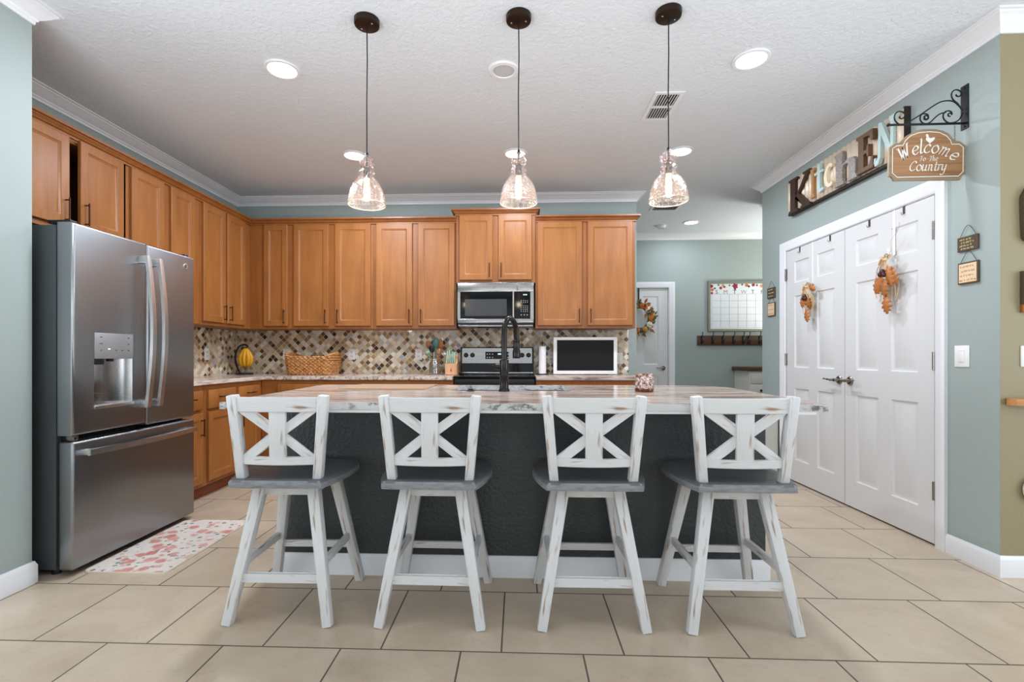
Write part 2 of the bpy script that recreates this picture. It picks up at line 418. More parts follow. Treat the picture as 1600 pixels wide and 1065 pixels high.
v1 = nd(nt, 'TexVoronoi', {'Vector': co.outputs[0], 'Scale': 13.0})
v2 = nd(nt, 'TexVoronoi', {'Vector': co.outputs[0], 'Scale': 30.0})
nz = noise(nt, co, 18, 4, 0.6)
fl = ramp(nt, mth(nt, 'ADD', v1.outputs['Distance'], mth(nt, 'MULTIPLY', nz, 0.55)), [(0.62, (1, 1, 1, 1)), (0.78, (0, 0, 0, 1))])
hue = ramp(nt, nd(nt, 'SeparateColor', {0: v1.outputs['Color']}).outputs[0], [(0.0, srgb(210, 140, 128)), (0.25, srgb(216, 156, 146)), (0.45, srgb(204, 132, 118)), (0.65, srgb(222, 178, 164)), (0.82, srgb(226, 214, 206))], 'CONSTANT')
lf = mth(nt, 'LESS_THAN', mth(nt, 'ADD', v2.outputs['Distance'], mth(nt, 'MULTIPLY', nz, 0.6)), 0.66)
lcol = ramp(nt, nd(nt, 'SeparateColor', {0: v2.outputs['Color']}).outputs[1], [(0.0, srgb(218, 206, 192)), (0.35, srgb(120, 132, 116)), (0.5, srgb(156, 160, 150)), (0.65, srgb(216, 170, 156)), (0.85, srgb(112, 116, 104))], 'CONSTANT')
c = mixc(nt, lf, srgb(222, 210, 198), lcol)
sh = nd(nt, 'MapRange', {0: noise(nt, co, 55, 3, 0.6), 1: 0.35, 2: 0.65, 3: 0.80, 4: 1.1})
hue2 = mixc(nt, 1.0, hue, nd(nt, 'CombineXYZ', {0: sh, 1: sh, 2: sh}), 'MULTIPLY')
c = mixc(nt, fl, c, hue2)
princ(nt, out, c, 0.6)
M['mat'] = m
M['mat_edge'] = simple('cream mat edge', srgb(226, 216, 196), 0.6)

# ------------------------------------------------------------------ helpers: geometry
def B(): return bmesh.new()
def box(bm, x0, x1, y0, y1, z0, z1, bev=0.0, seg=2, mi=0):
    r = bmesh.ops.create_cube(bm, size=1.0)
    vs = r['verts']
    for v in vs:
        v.co = Vector(((x0 + x1) / 2 + v.co.x * (x1 - x0), (y0 + y1) / 2 + v.co.y * (y1 - y0), (z0 + z1) / 2 + v.co.z * (z1 - z0)))
    fs = set(f for v in vs for f in v.link_faces)
    for f in fs: f.material_index = mi
    if bev:
        es = list(set(e for v in vs for e in v.link_edges))
        bmesh.ops.bevel(bm, geom=es, offset=bev, segments=seg, affect='EDGES', profile=0.5, material=-1)
def bar(bm, p0, p1, w, d, side=Vector((1, 0, 0)), bev=0.003, w1=None, d1=None):
    """a squared stick from p0 to p1, w wide along `side`, d deep; uv runs along its length"""
    p0 = Vector(p0); p1 = Vector(p1); w1 = w if w1 is None else w1; d1 = d if d1 is None else d1
    ax = (p1 - p0).normalized(); L = (p1 - p0).length
    sd = (Vector(side) - ax * Vector(side).dot(ax)).normalized(); dp = ax.cross(sd)
    r = bmesh.ops.create_cube(bm, size=1.0)
    vs = r['verts']
    for v in vs:
        t = v.co.z + 0.5
        v.co = p0.lerp(p1, t) + sd * (v.co.x * (w + (w1 - w) * t)) + dp * (v.co.y * (d + (d1 - d) * t))
    fs = set(f for v in vs for f in v.link_faces)
    if bev:
        es = list(set(e for v in vs for e in v.link_edges))
        rr = bmesh.ops.bevel(bm, geom=es, offset=bev, segments=2, affect='EDGES', profile=0.5)
        fs = set(f for f in fs if f.is_valid) | set(rr['faces'])
    uvl = bm.loops.layers.uv.verify()
    off = random.random() * 20; off2 = random.random() * 9
    for f in bm.faces:
        for l in f.loops:
            q = l.vert.co - p0
            l[uvl].uv = (q.dot(ax) + off, q.dot(sd) + 1.3 * q.dot(dp) + off2)
def frames(pts, closed=False):
    n = len(pts); out = []; up = None
    for i in range(n):
        a = pts[(i - 1) % n] if (closed or i > 0) else pts[i]
        b = pts[(i + 1) % n] if (closed or i < n - 1) else pts[i]
        t = (b - a).normalized()
        if up is None:
            up = Vector((0, 0, 1)) if abs(t.z) < 0.9 else Vector((1, 0, 0))
        s = t.cross(up).normalized(); up = s.cross(t).normalized()
        out.append((s, up))
    return out
def tube(bm, pts, r, n=8, closed=False, radii=None, flat=1.0, caps=True):
    pts = [Vector(p) for p in pts]; fr = frames(pts, closed); rings = []
    for i, p in enumerate(pts):
        rr = radii[i] if radii else r
        s, u = fr[i]
        rings.append([bm.verts.new(p + s * math.cos(2 * math.pi * k / n) * rr + u * math.sin(2 * math.pi * k / n) * rr * flat) for k in range(n)])
    m = len(pts)
    for i in range(m if closed else m - 1):
        a, b = rings[i], rings[(i + 1) % m]
        for k in range(n):
            bm.faces.new((a[k], a[(k + 1) % n], b[(k + 1) % n], b[k]))
    if caps and not closed:
        bm.faces.new(rings[0][::-1]); bm.faces.new(rings[-1])
def lathe(bm, prof, n=32, c=(0, 0, 0), mat=None, mi=0, close_ends=True):
    """prof: list of (r, z) from the bottom to the top or along any open path"""
    c = Vector(c); rings = []
    for r, z in prof:
        if r < 1e-6:
            v = Vector((0, 0, z)); v = (mat @ v if mat else v) + c
            rings.append([bm.verts.new(v)])
        else:
            ring = []
            for k in range(n):
                a = 2 * math.pi * k / n
                v = Vector((r * math.cos(a), r * math.sin(a), z)); v = (mat @ v if mat else v) + c
                ring.append(bm.verts.new(v))
            rings.append(ring)
    for a, b in zip(rings, rings[1:]):
        for k in range(n):
            q = [a[k % len(a)], a[(k + 1) % len(a)], b[(k + 1) % len(b)], b[k % len(b)]]
            q2 = []
            for v in q:
                if v not in q2: q2.append(v)
            if len(q2) > 2:
                f = bm.faces.new(q2); f.material_index = mi
    if close_ends:
        for ring, rev in ((rings[0], True), (rings[-1], False)):
            if len(ring) > 2:
                f = bm.faces.new(ring[::-1] if rev else ring); f.material_index = mi
ROTX = Matrix.Rotation(R(90), 3, 'X')      # local z -> -y
ROTY = Matrix.Rotation(R(90), 3, 'Y')      # local z -> +x
def cyl(bm, p0, p1, r, n=20, bev=0.0):
    p0 = Vector(p0); p1 = Vector(p1); d = p1 - p0; L = d.length
    q = Vector((0, 0, 1)).rotation_difference(d.normalized()).to_matrix()
    pr = [(r, 0), (r, L)] if not bev else [(r - bev, 0), (r, bev), (r, L - bev), (r - bev, L)]
    lathe(bm, pr, n, p0, q)
def ball(bm, c, r, sc=(1, 1, 1), n=12):
    m = Matrix.Translation(c) @ Matrix.Diagonal((r * sc[0], r * sc[1], r * sc[2], 1))
    bmesh.ops.create_uvsphere(bm, u_segments=n, v_segments=max(6, n // 2 + 2), radius=1, matrix=m)
def prism(bm, poly, depth, fn, mi=0):
    """poly in 2D, fn(a, b, d) gives the 3D point; extruded from d = 0 to d = depth"""
    a = [bm.verts.new(fn(p[0], p[1], 0)) for p in poly]; b = [bm.verts.new(fn(p[0], p[1], depth)) for p in poly]
    fs = [bm.faces.new(a[::-1]), bm.faces.new(b)]
    n = len(poly)
    for i in range(n): fs.append(bm.faces.new((a[i], a[(i + 1) % n], b[(i + 1) % n], b[i])))
    for f in fs: f.material_index = mi
    bmesh.ops.recalc_face_normals(bm, faces=fs)
def rings_rect(bm, rects, cap=True):
    """rects: list of (x0, x1, z0, z1, y): nested loft of rectangles, the last one filled"""
    prev = None
    for x0, x1, z0, z1, y in rects:
        cur = [bm.verts.new((x0, y, z0)), bm.verts.new((x1, y, z0)), bm.verts.new((x1, y, z1)), bm.verts.new((x0, y, z1))]
        if prev:
            for k in range(4): bm.faces.new((prev[k], prev[(k + 1) % 4], cur[(k + 1) % 4], cur[k]))
        prev = cur
    if cap: bm.faces.new(prev)
def crv(pts, n=6, closed=False):
    """Catmull-Rom through the points (2D or 3D)"""
    P = [Vector(p) for p in pts]; out = []; m = len(P)
    for i in range(m if closed else m - 1):
        g = (lambda k: P[k % m]) if closed else (lambda k: P[max(0, min(m - 1, k))])
        p0, p1, p2, p3 = g(i - 1), g(i), g(i + 1), g(i + 2)
        for j in range(n):
            t = j / n
            out.append(0.5 * ((2 * p1) + (p2 - p0) * t + (2 * p0 - 5 * p1 + 4 * p2 - p3) * t * t + (3 * p1 - p0 - 3 * p2 + p3) * t ** 3))
    if not closed: out.append(P[-1])
    return out

def obj(name, bm, mat, parent=None, world=False, smooth=35, label=None):
    me = bpy.data.meshes.new(name)
    bm.to_mesh(me); bm.free()
    mats = mat if isinstance(mat, (list, tuple)) else [mat]
    for mm in mats: me.materials.append(mm)
    if world and parent is not None:
        q = parent; T = Matrix.Identity(4)
        chain = []
        while q: chain.append(q); q = q.parent
        for q in reversed(chain):
            T = T @ (Matrix.Translation(q.location) @ q.rotation_euler.to_matrix().to_4x4() if True else T)
        me.transform(T.inverted())
    if smooth:
        me.shade_smooth(); me.set_sharp_from_angle(angle=R(smooth))
    o = bpy.data.objects.new(name, me); COL.objects.link(o)
    if parent is not None: o.parent = parent
    if label: o['label'] = label
    return o
def thing(name, label, cat, loc=(0, 0, 0), rz=0.0, group=None):
    o = bpy.data.objects.new(name, None); COL.objects.link(o)
    o.location = loc; o.rotation_euler = (0, 0, rz); o.empty_display_size = 0.05
    o['label'] = label; o['category'] = cat
    if group: o['group'] = group
    return o
def tag(o, label, cat, group=None):
    o['label'] = label; o['category'] = cat
    if group: o['group'] = group
    return o
def struct(name, bm, mat, label=None, smooth=35, parent=None):
    o = obj(name, bm, mat, parent, smooth=smooth)
    if parent is None:
        o['kind'] = 'structure'
        if label: o['label'] = label
    return o
def dup(root, loc=None, rz=None, label=None):
    r = root.copy(); COL.objects.link(r)
    if loc is not None: r.location = loc
    if rz is not None: r.rotation_euler = (0, 0, rz)
    if label: r['label'] = label
    def kids(src, dst):
        for ch in list(src.children):
            c = ch.copy(); COL.objects.link(c); c.parent = dst
            kids(ch, c)
    kids(root, r)
    return r

CEIL = 2.79
# ------------------------------------------------------------------ the room shell
bm = B(); box(bm, -6, 5, -4, 7, -0.1, 0); struct('floor', bm, M['floor'], 'beige floor tiles with dark joints', 0)
bm = B(); box(bm, -6, 5, -4, 7, CEIL, CEIL + 0.1); struct('ceiling', bm, M['ceiling'], 'white textured ceiling', 0)
bm = B(); box(bm, -3.15, 1.225, 5.05, 5.17, 0, CEIL); struct('wall_back', bm, M['teal'], None, 0)
bm = B(); box(bm, -3.15, -3.03, 2.23, 5.05, 0, CEIL); struct('wall_left', bm, M['teal'], None, 0)
bm = B(); box(bm, -6, -2.355, 1.95, 2.23, 0, CEIL); struct('wall_left_front', bm, M['teal'], None, 0)
bm = B()
box(bm, 2.40, 2.52, 2.4905, 2.855, 0, CEIL); box(bm, 2.40, 2.52, 4.41, 4.83, 0, CEIL); box(bm, 2.40, 2.52, 2.855, 4.41, 2.042, CEIL)
struct('wall_right', bm, M['teal'], None, 0)
bm = B(); box(bm, 2.52, 2.56, 2.8, 4.5, 0, 2.1); struct('wall_closet', bm, M['teal'], None, 0)
bm = B(); box(bm, 2.4005, 5, 2.49, 2.61, 0, CEIL); struct('wall_front_right', bm, M['olive'], 'olive wall beside the double doors', 0)
bm = B()
box(bm, 0.4, 1.245, 6.74, 6.86, 0, CEIL); box(bm, 2.085, 5, 6.74, 6.86, 0, CEIL); box(bm, 1.245, 2.085, 6.74, 6.86, 2.05, CEIL)
struct('wall_hall', bm, M['teal'], None, 0)
bm = B(); box(bm, 0.88, 1.0, 5.17, 6.74, 0, CEIL); struct('wall_hall_left', bm, M['teal'], None, 0)
bm = B(); box(bm, 2.80, 5, 5.40, 5.52, 0, CEIL); struct('wall_hall_right', bm, M['teal'], None, 0)
# rooms behind the camera, with window openings
def wall_open(bm, axis, c0, c1, a0, a1, opens):
    xs = [a0]
    for o0, o1, z0, z1 in opens:
        for s in ((xs[-1], o0, 0, CEIL), (o0, o1, 0, z0), (o0, o1, z1, CEIL)):
            if s[1] - s[0] > 0.001 and s[3] - s[2] > 0.001:
                if axis == 'x': box(bm, s[0], s[1], c0, c1, s[2], s[3])
                else: box(bm, c0, c1, s[0], s[1], s[2], s[3])
        xs.append(o1)
    if axis == 'x': box(bm, xs[-1], a1, c0, c1, 0, CEIL)
    else: box(bm, c0, c1, xs[-1], a1, 0, CEIL)
bm = B(); wall_open(bm, 'x', -4.12, -4.0, -6, 5, [(-2.1, 0.4, 0.2, 2.4), (0.8, 3.3, 0.2, 2.4)]); struct('wall_rear', bm, M['teal'], None, 0)
bm = B(); wall_open(bm, 'y', -6.12, -6.0, -4, 1.95, [(-2.7, 0.9, 0.2, 2.4)]); struct('wall_far_left', bm, M['teal'], None, 0)
bm = B(); wall_open(bm, 'y', 5.0, 5.12, -4, 7, [(-1.1, 1.5, 0.3, 2.3)]); struct('wall_far_right', bm, M['teal'], None, 0)

# crown and base mouldings: a profile swept along the wall line, room on the right of the walking direction
def sweep(path, prof, mat, name, label=None, closed=False, smooth=35):
    bm = B(); P = [Vector((p[0], p[1])) for p in path]; n = len(P); rings = []
    for i in range(n):
        d0 = (P[i] - P[i - 1]).normalized() if i > 0 else None
        d1 = (P[i + 1] - P[i]).normalized() if i < n - 1 else None
        nr = lambda d: Vector((d.y, -d.x))
        if d0 is None: off = nr(d1)
        elif d1 is None: off = nr(d0)
        else:
            a, b = nr(d0), nr(d1); off = (a + b) / (1 + a.dot(b))
        rings.append([bm.verts.new((P[i].x + off.x * p, P[i].y + off.y * p, z)) for p, z in prof])
    k = len(prof)
    for a, b in zip(rings, rings[1:]):
        for j in range(k): bm.faces.new((a[j], a[(j + 1) % k], b[(j + 1) % k], b[j]))
    bm.faces.new(rings[0][::-1]); bm.faces.new(rings[-1])
    bmesh.ops.recalc_face_normals(bm, faces=bm.faces[:])
    return struct(name, bm, mat, label, smooth)
Z = CEIL
crown = [(0, Z - 0.085), (0.008, Z - 0.085), (0.010, Z - 0.070), (0.016, Z - 0.066), (0.018, Z - 0.058), (0.030, Z - 0.050), (0.048, Z - 0.034),
         (0.062, Z - 0.020), (0.068, Z - 0.017), (0.070, Z - 0.010), (0.082, Z - 0.008), (0.083, Z), (0, Z)]
sweep([(-6, 1.95), (-2.355, 1.95), (-2.355, 2.23), (-3.03, 2.23), (-3.03, 5.05), (1.225, 5.05), (1.225, 5.17), (1.0, 5.17)], crown, M['trim'], 'trim_1', 'white crown molding around the kitchen ceiling')
sweep([(2.52, 4.83), (2.40, 4.83), (2.40, 2.49), (5, 2.49)], crown, M['trim'], 'trim_2', 'white crown molding above the double doors')
sweep([(1.0, 6.74), (5, 6.74)], crown, M['trim'], 'trim_3', 'white crown molding along the hall wall')
sweep([(2.80, 5.52), (2.80, 5.40), (5, 5.40)], crown, M['trim'], 'trim_4')
bs = [(0, 0), (0.015, 0), (0.015, 0.085), (0.011, 0.094), (0.007, 0.105), (0, 0.105)]
sweep([(-6, 1.95), (-2.355, 1.95), (-2.355, 2.23), (-2.95, 2.23)], bs, M['trim'], 'baseboard_left')
sweep([(2.40, 2.783), (2.40, 2.49), (5, 2.49)], bs, M['trim'], 'baseboard_right')
sweep([(2.52, 4.83), (2.40, 4.83), (2.40, 4.487)], bs, M['trim'], 'baseboard_right_end')
sweep([(2.172, 6.74), (5, 6.74)], bs, M['trim'], 'baseboard_hall')

# ------------------------------------------------------------------ doors
def panel_door(w, z0, z1, t, cols, rows, fn):
    """moulded door; local x across, y = 0 is the face (towards -y), panels = cols x rows"""
    bm = B()
    xs = [0] + [v for c in cols for v in c] + [w]; zs = [z0] + [v for r in rows for v in r] + [z1]
    for i in range(len(xs) - 1):
        for j in range(len(zs) - 1):
            x0, x1, a0, a1 = xs[i], xs[i + 1], zs[j], zs[j + 1]
            if i % 2 == 1 and j % 2 == 1:
                r = [(x0, x1, a0, a1, 0)]
                for ins, y in ((0.008, 0.007), (0.016, 0.009), (0.022, 0.009), (0.042, 0.002)):
                    r.append((x0 + ins, x1 - ins, a0 + ins, a1 - ins, y))
                rings_rect(bm, r)
            else:
                rings_rect(bm, [(x0, x1, a0, a1, 0)])
    e = 0.0
    v = [bm.verts.new(p) for p in ((0, 0, z0), (w, 0, z0), (w, 0, z1), (0, 0, z1), (0, t, z0), (w, t, z0), (w, t, z1), (0, t, z1))]
    for q in ((0, 1, 5, 4), (1, 2, 6, 5), (2, 3, 7, 6), (3, 0, 4, 7), (4, 5, 6, 7)): bm.faces.new([v[k] for k in q])
    bmesh.ops.remove_doubles(bm, verts=bm.verts[:], dist=1e-5)
    bmesh.ops.recalc_face_normals(bm, faces=bm.faces[:])
    return bm
def lever(bm, x, z, sgn, L=0.105):
    lathe(bm, [(0.0, 0.0), (0.033, 0.0), (0.033, 0.004), (0.027, 0.011), (0.013, 0.014), (0.012, 0.045), (0.0, 0.045)], 24, (x, 0, z), ROTX)
    pts = crv([(x, -0.045, z), (x + sgn * 0.02, -0.052, z), (x + sgn * 0.06, -0.052, z + 0.003), (x + sgn * L, -0.050, z + 0.006)], 5)
    n = len(pts)
    tube(bm, pts, 0.009, 12, radii=[0.0115 - 0.005 * i / (n - 1) + 0.002 * math.sin(i * 1.4) for i in range(n)], flat=0.9)
def hinge(bm, x, z):
    box(bm, x - 0.012, x + 0.012, -0.003, 0.004, z - 0.05, z + 0.05, 0.001)
    cyl(bm, (x, -0.008, z - 0.053), (x, -0.008, z + 0.053), 0.0075, 12)
COLS = [(0.115, 0.325), (0.435, 0.645)]; ROWS = [(0.20, 0.82), (1.00, 1.62), (1.735, 1.92)]
def closet_door(name, y_hi, label, handle_x, sgn, hinge_x):
    # face towards -X: local x runs along -Y
    e = bpy.data.objects.new(name, None); COL.objects.link(e)
    e.location = (2.402, y_hi, 0); e.rotation_euler = (0, 0, R(-90)); e['kind'] = 'structure'; e['label'] = label
    obj('door_leaf', panel_door(0.76, 0.012, 2.03, 0.035, COLS, ROWS, None), M['door'], e, smooth=20)
    b = B(); lever(b, handle_x, 0.92, sgn); obj('handle', b, M['nickel'], e, label='nickel lever handle')
    for z in (0.32, 1.07, 1.825):
        b = B(); hinge(b, hinge_x, z); obj('hinge', b, M['nickel'], e)
    return e
closet_door('door_1', 3.632, 'white six-panel door leaf nearer the olive wall', 0.055, 1, 0.765)
closet_door('door_2', 4.398, 'white six-panel door leaf nearer the hall', 0.705, -1, -0.005)
def casing(bm, fn, a0, a1, z1, w=0.078, t=0.02):
    """door casing: jamb a0..a1 to z1, profile outward"""
    prof = [(0, 0.004), (0.012, 0.012), (0.05, 0.017), (0.064, 0.021), (w, 0.019), (w, 0)]
    path = [(a0, 0), (a0, z1), (a1, z1), (a1, 0)]
    rings = []
    for i, (a, z) in enumerate(path):
        da = -1 if i < 2 else 1; dz = 1 if i in (1, 2) else 0
        rings.append([bm.verts.new(fn(a + da * p, z + dz * p, q)) for p, q in prof])
    for a, b in zip(rings, rings[1:]):
        for j in range(len(prof) - 1): bm.faces.new((a[j], a[j + 1], b[j + 1], b[j]))
    for i, (a, b) in enumerate(zip(path, path[1:])): pass
    bmesh.ops.recalc_face_normals(bm, faces=bm.faces[:])
bm = B()
casing(bm, lambda a, z, q: (2.40 - q, a, z), 2.862, 4.404, 2.038)
box(bm, 2.40, 2.50, 2.855, 2.864, 0, 2.042); box(bm, 2.40, 2.50, 4.402, 4.41, 0, 2.042); box(bm, 2.40, 2.50, 2.855, 4.41, 2.034, 2.042)
struct('trim_5', bm, M['trim'], 'white casing around the double doors', 30)
# hall door
e = bpy.data.objects.new('door_3', None); COL.objects.link(e); e.location = (1.262, 6.765, 0); e['kind'] = 'structure'; e['label'] = 'white hall door hung with an autumn wreath'
obj('door_leaf', panel_door(0.81, 0.012, 2.04, 0.035, [(0.13, 0.345), (0.465, 0.68)], [(0.2, 0.82), (0.98, 1.93)], None), M['door'], e, smooth=20)
b = B(); lever(b, 0.745, 0.93, -1); obj('handle', b, M['nickel'], e, label='nickel lever handle')
bm = B(); casing(bm, lambda a, z, q: (a, 6.74 - q, z), 1.258, 2.078, 2.045)
box(bm, 1.245, 1.26, 6.74, 6.85, 0, 2.05); box(bm, 2.074, 2.085, 6.74, 6.85, 0, 2.05); box(bm, 1.245, 2.085, 6.74, 6.85, 2.043, 2.05)
struct('trim_6', bm, M['trim'], 'white casing around the hall door', 30)
bm = B(); box(bm, 1.24, 2.09, 6.86, 6.9, 0, 2.06); struct('wall_hall_behind', bm, M['door'], None, 0)

# ------------------------------------------------------------------ cabinets
def shaker(bm, x0, x1, z0, z1, y=0.0, t=0.02, st=0.052):
    rings_rect(bm, [(x0, x1, z0, z1, y), (x0, x1, z0, z1, y - t + 0.003), (x0 + 0.003, x1 - 0.003, z0 + 0.003, z1 - 0.003, y - t),
                    (x0 + st, x1 - st, z0 + st, z1 - st, y - t), (x0 + st + 0.005, x1 - st - 0.005, z0 + st + 0.005, z1 - st - 0.005, y - t + 0.005),
                    (x0 + st + 0.009, x1 - st - 0.009, z0 + st + 0.009, z1 - st - 0.009, y - t + 0.006),
                    (x0 + st + 0.013, x1 - st - 0.013, z0 + st + 0.013, z1 - st - 0.013, y - t + 0.010)])
    bmesh.ops.recalc_face_normals(bm, faces=bm.faces[:])
def pull_v(x, z0, z1, y=-0.02):
    bm = B()
    tube(bm, [(x, y - 0.028, z0 - 0.012), (x, y - 0.028, z1 + 0.012)], 0.0045, 8)
    for z in (z0, z1): cyl(bm, (x, y + 0.001, z), (x, y - 0.03, z), 0.0042, 8)
    return bm
def pull_h(x0, x1, z, y=-0.02):
    bm = B()
    tube(bm, [(x0 - 0.012, y - 0.028, z), (x1 + 0.012, y - 0.028, z)], 0.0045, 8)
    for x in (x0, x1): cyl(bm, (x, y + 0.001, z), (x, y - 0.03, z), 0.0042, 8)
    return bm
def cab_crown(w, z, h, pr, ret=(False, False), depth=0.33):
    """stacked crown on top of a unit: local profile, mitred returns at exposed ends"""
    prof = [(0.0, z), (0.012, z), (0.012, z + h * 0.16), (0.006, z + h * 0.20), (0.006, z + h * 0.26), (0.016, z + h * 0.34), (0.020, z + h * 0.50), (0.032, z + h * 0.64), (0.032, z + h * 0.70), (pr, z + h * 0.76), (pr, z + h), (0.0, z + h)]
    bm = B(); rings = []
    path = []
    if ret[0]: path.append(('s', -1))
    path += [('f', 0), ('f', 1)]
    if ret[1]: path.append(('s', 1))
    for kind, k in path:
        ring = []
        for p, zz in prof:
            if kind == 's': ring.append(bm.verts.new((-p if k < 0 else w + p, depth, zz)))
            elif k == 0: ring.append(bm.verts.new((-p if ret[0] else 0, -p, zz)))
            else: ring.append(bm.verts.new((w + p if ret[1] else w, -p, zz)))
        rings.append(ring)
    n = len(prof)
    for a, b in zip(rings, rings[1:]):
        for j in range(n): bm.faces.new((a[j], a[(j + 1) % n], b[(j + 1) % n], b[j]))
    bm.faces.new(rings[0]); bm.faces.new(rings[-1])
    bmesh.ops.recalc_face_normals(bm, faces=bm.faces[:])
    return bm
def upper(label, loc, rz, w, depth, z0, z1, doors, crown_h=0.058, ret=(False, False), name='wall_cabinet', split=False):
    t = thing(name, label, 'cabinet', loc, rz, 'upper kitchen cabinets')
    bm = B()
    if split:   # open carcass so that an ajar door shows a dark inside
        box(bm, 0, w, depth - 0.02, depth, z0, z1); box(bm, 0, w, 0, depth, z0, z0 + 0.03); box(bm, 0, w, 0, depth, z1 - 0.03, z1)
        box(bm, 0, 0.03, 0, depth, z0, z1); box(bm, w - 0.03, w, 0, depth, z0, z1)
        for a, b in split: box(bm, a, b, 0, 0.02, z0, z1)
    else:
        box(bm, 0, w, 0, depth, z0, z1, 0.001, 1)
    obj('carcass', bm, M['maple'], t)
    for d in doors:
        x0, x1, hs = d[0], d[1], d[2]
        dz0 = d[4] if len(d) > 4 else z0 + 0.028; dz1 = z1 - 0.004
        ang = d[3] if len(d) > 3 else 0
        hx = x1 if ang else 0
        bm = B(); shaker(bm, x0 - hx, x1 - hx, dz0, dz1, -0.001)
        dr = obj('door', bm, M['maple_panel'], t)
        if ang: dr.location = (x1, 0, 0); dr.rotation_euler = (0, 0, ang)
        px = (x1 - 0.028 if hs > 0 else x0 + 0.028) - hx
        obj('handle', pull_v(px, dz0 + 0.035, dz0 + 0.15), M['pull'], dr, label='bronze bar pull')
    obj('crown_molding', cab_crown(w, z1 - 0.002, crown_h, 0.046, ret, depth), M['maple'], t)
    return t
ZT = 2.412
# left run (front faces +X, local x along +Y)
LX = -2.70
upper('maple cabinet above the refrigerator, one door slightly ajar', (LX, 2.235, 0), R(90), 0.955, 0.33, 1.84, ZT,
      [(0.02, 0.525, 1, 0, 1.872), (0.575, 0.918, -1, R(3.5), 1.872)], split=[(0.525, 0.545), (0.918, 0.955)])
upper('tall maple two-door cabinet next along from the refrigerator', (LX, 3.191, 0), R(90), 0.743, 0.33, 1.37, ZT, [(0.031, 0.338, 1), (0.411, 0.68, -1)])
upper('maple corner cabinet with two narrow doors above the banana stand', (LX, 3.935, 0), R(90), 1.114, 0.33, 1.37, ZT, [(0.046, 0.353, 1), (0.382, 0.669, -1)])
# back run
BY = 4.72
upper('narrow single-door maple cabinet in the back corner', (-2.699, BY, 0), 0, 0.419, 0.329, 1.37, ZT, [(0.148, 0.388, 1)])
upper('maple double-door cabinet above the wicker basket', (-2.279, BY, 0), 0, 0.836, 0.329, 1.37, ZT, [(0.032, 0.385, 1), (0.451, 0.807, -1)])
upper('maple double-door cabinet above the utensil jar', (-1.442, BY, 0), 0, 0.826, 0.329, 1.37, ZT, [(0.028, 0.388, 1), (0.448, 0.809, -1)])
upper('short raised maple cabinet above the microwave', (-0.615, 4.70, 0), 0, 0.776, 0.349, 1.815, 2.478, [(0.033, 0.357, 1), (0.415, 0.741, -1)], 0.06, (True, True))
upper('maple double-door cabinet above the small television', (0.162, BY, 0), 0, 0.97, 0.329, 1.37, ZT, [(0.022, 0.453, 1), (0.509, 0.943, -1)], 0.058, (False, True))

def base_cab(label, loc, rz, w, depth, units):
    """units: list of (x0, x1, has_drawer, handle_side)"""
    t = thing('base_cabinet', label, 'cabinet', loc, rz, 'base kitchen cabinets')
    bm = B(); box(bm, 0, w, 0, depth, 0.10, 0.874, 0.001, 1); obj('carcass', bm, M['maple'], t)
    bm = B(); box(bm, 0.0, w, 0.06, depth - 0.02, 0, 0.10); obj('toe_kick', bm, M['toe'], t, label='dark stained toe kick')
    for x0, x1, dr, hs in units:
        if dr:
            bm = B()
            rings_rect(bm, [(x0, x1, 0.69, 0.835, -0.001), (x0, x1, 0.69, 0.835, -0.016), (x0 + 0.006, x1 - 0.006, 0.696, 0.829, -0.020)])
            bmesh.ops.recalc_face_normals(bm, faces=bm.faces[:])
            d = obj('drawer', bm, M['maple_panel'], t)
            c = (x0 + x1) / 2
            obj('handle', pull_h(c - 0.045, c + 0.045, 0.775), M['pull'], d, label='bronze bar pull')
        bm = B(); shaker(bm, x0, x1, 0.13, 0.665 if dr else 0.835, -0.001)
        d = obj('door', bm, M['maple_panel'], t)
        px = x1 - 0.028 if hs > 0 else x0 + 0.028
        obj('handle', pull_v(px, 0.50, 0.61), M['pull'], d, label='bronze bar pull')
    return t
base_cab('maple base cabinet beside the refrigerator', (-2.42, 3.20, 0), R(90), 0.39, 0.605, [(0.03, 0.36, True, 1)])
base_cab('maple base cabinet with two drawers facing the island end', (-2.42, 3.592, 0), R(90), 0.828, 0.605, [(0.035, 0.385, True, 1), (0.435, 0.77, True, -1)])
base_cab('maple base cabinet under the wicker basket', (-2.418, 4.42, 0), 0, 1.068, 0.61, [(0.16, 0.59, True, 1), (0.62, 1.04, True, -1)])
base_cab('maple base cabinet left of the range under the knife block', (-1.348, 4.42, 0), 0, 0.742, 0.61, [(0.03, 0.355, True, 1), (0.385, 0.715, True, -1)])
base_cab('maple base cabinet under the small television', (0.158, 4.42, 0), 0, 0.975, 0.61, [(0.03, 0.945, True, 1)])
# worktops
CT = 0.91
bm = B()
prism(bm, [(-3.028, 3.20), (-2.395, 3.20), (-2.395, 4.40), (-0.607, 4.40), (-0.607, 5.048), (-3.028, 5.048)], 0.034, lambda a, b, d: Vector((a, b, CT - 0.034 + d)))
bmesh.ops.bevel(bm, geom=[e for e in bm.edges], offset=0.004, segments=2, affect='EDGES')
tag(obj('countertop', bm, M['granite_y']), 'L-shaped pink-brown granite worktop holding the basket and bananas', 'countertop')
bm = B(); box(bm, 0.156, 1.16, 4.40, 5.048, CT - 0.034, CT, 0.004)
tag(obj('countertop', bm, M['granite']), 'granite worktop right of the range under the television', 'countertop')
# backsplash
bm = B(); box(bm, -3.02, 1.14, 5.042, 5.05, CT, 1.40); o = struct('wall_backsplash_back', bm, M['mosaic_x'], 'diamond mosaic backsplash', 0)
bm = B(); box(bm, -3.03, -3.022, 3.2, 5.05, CT, 1.40); o = struct('wall_backsplash_left', bm, M['mosaic_y'], 'diamond mosaic backsplash on the side wall', 0)

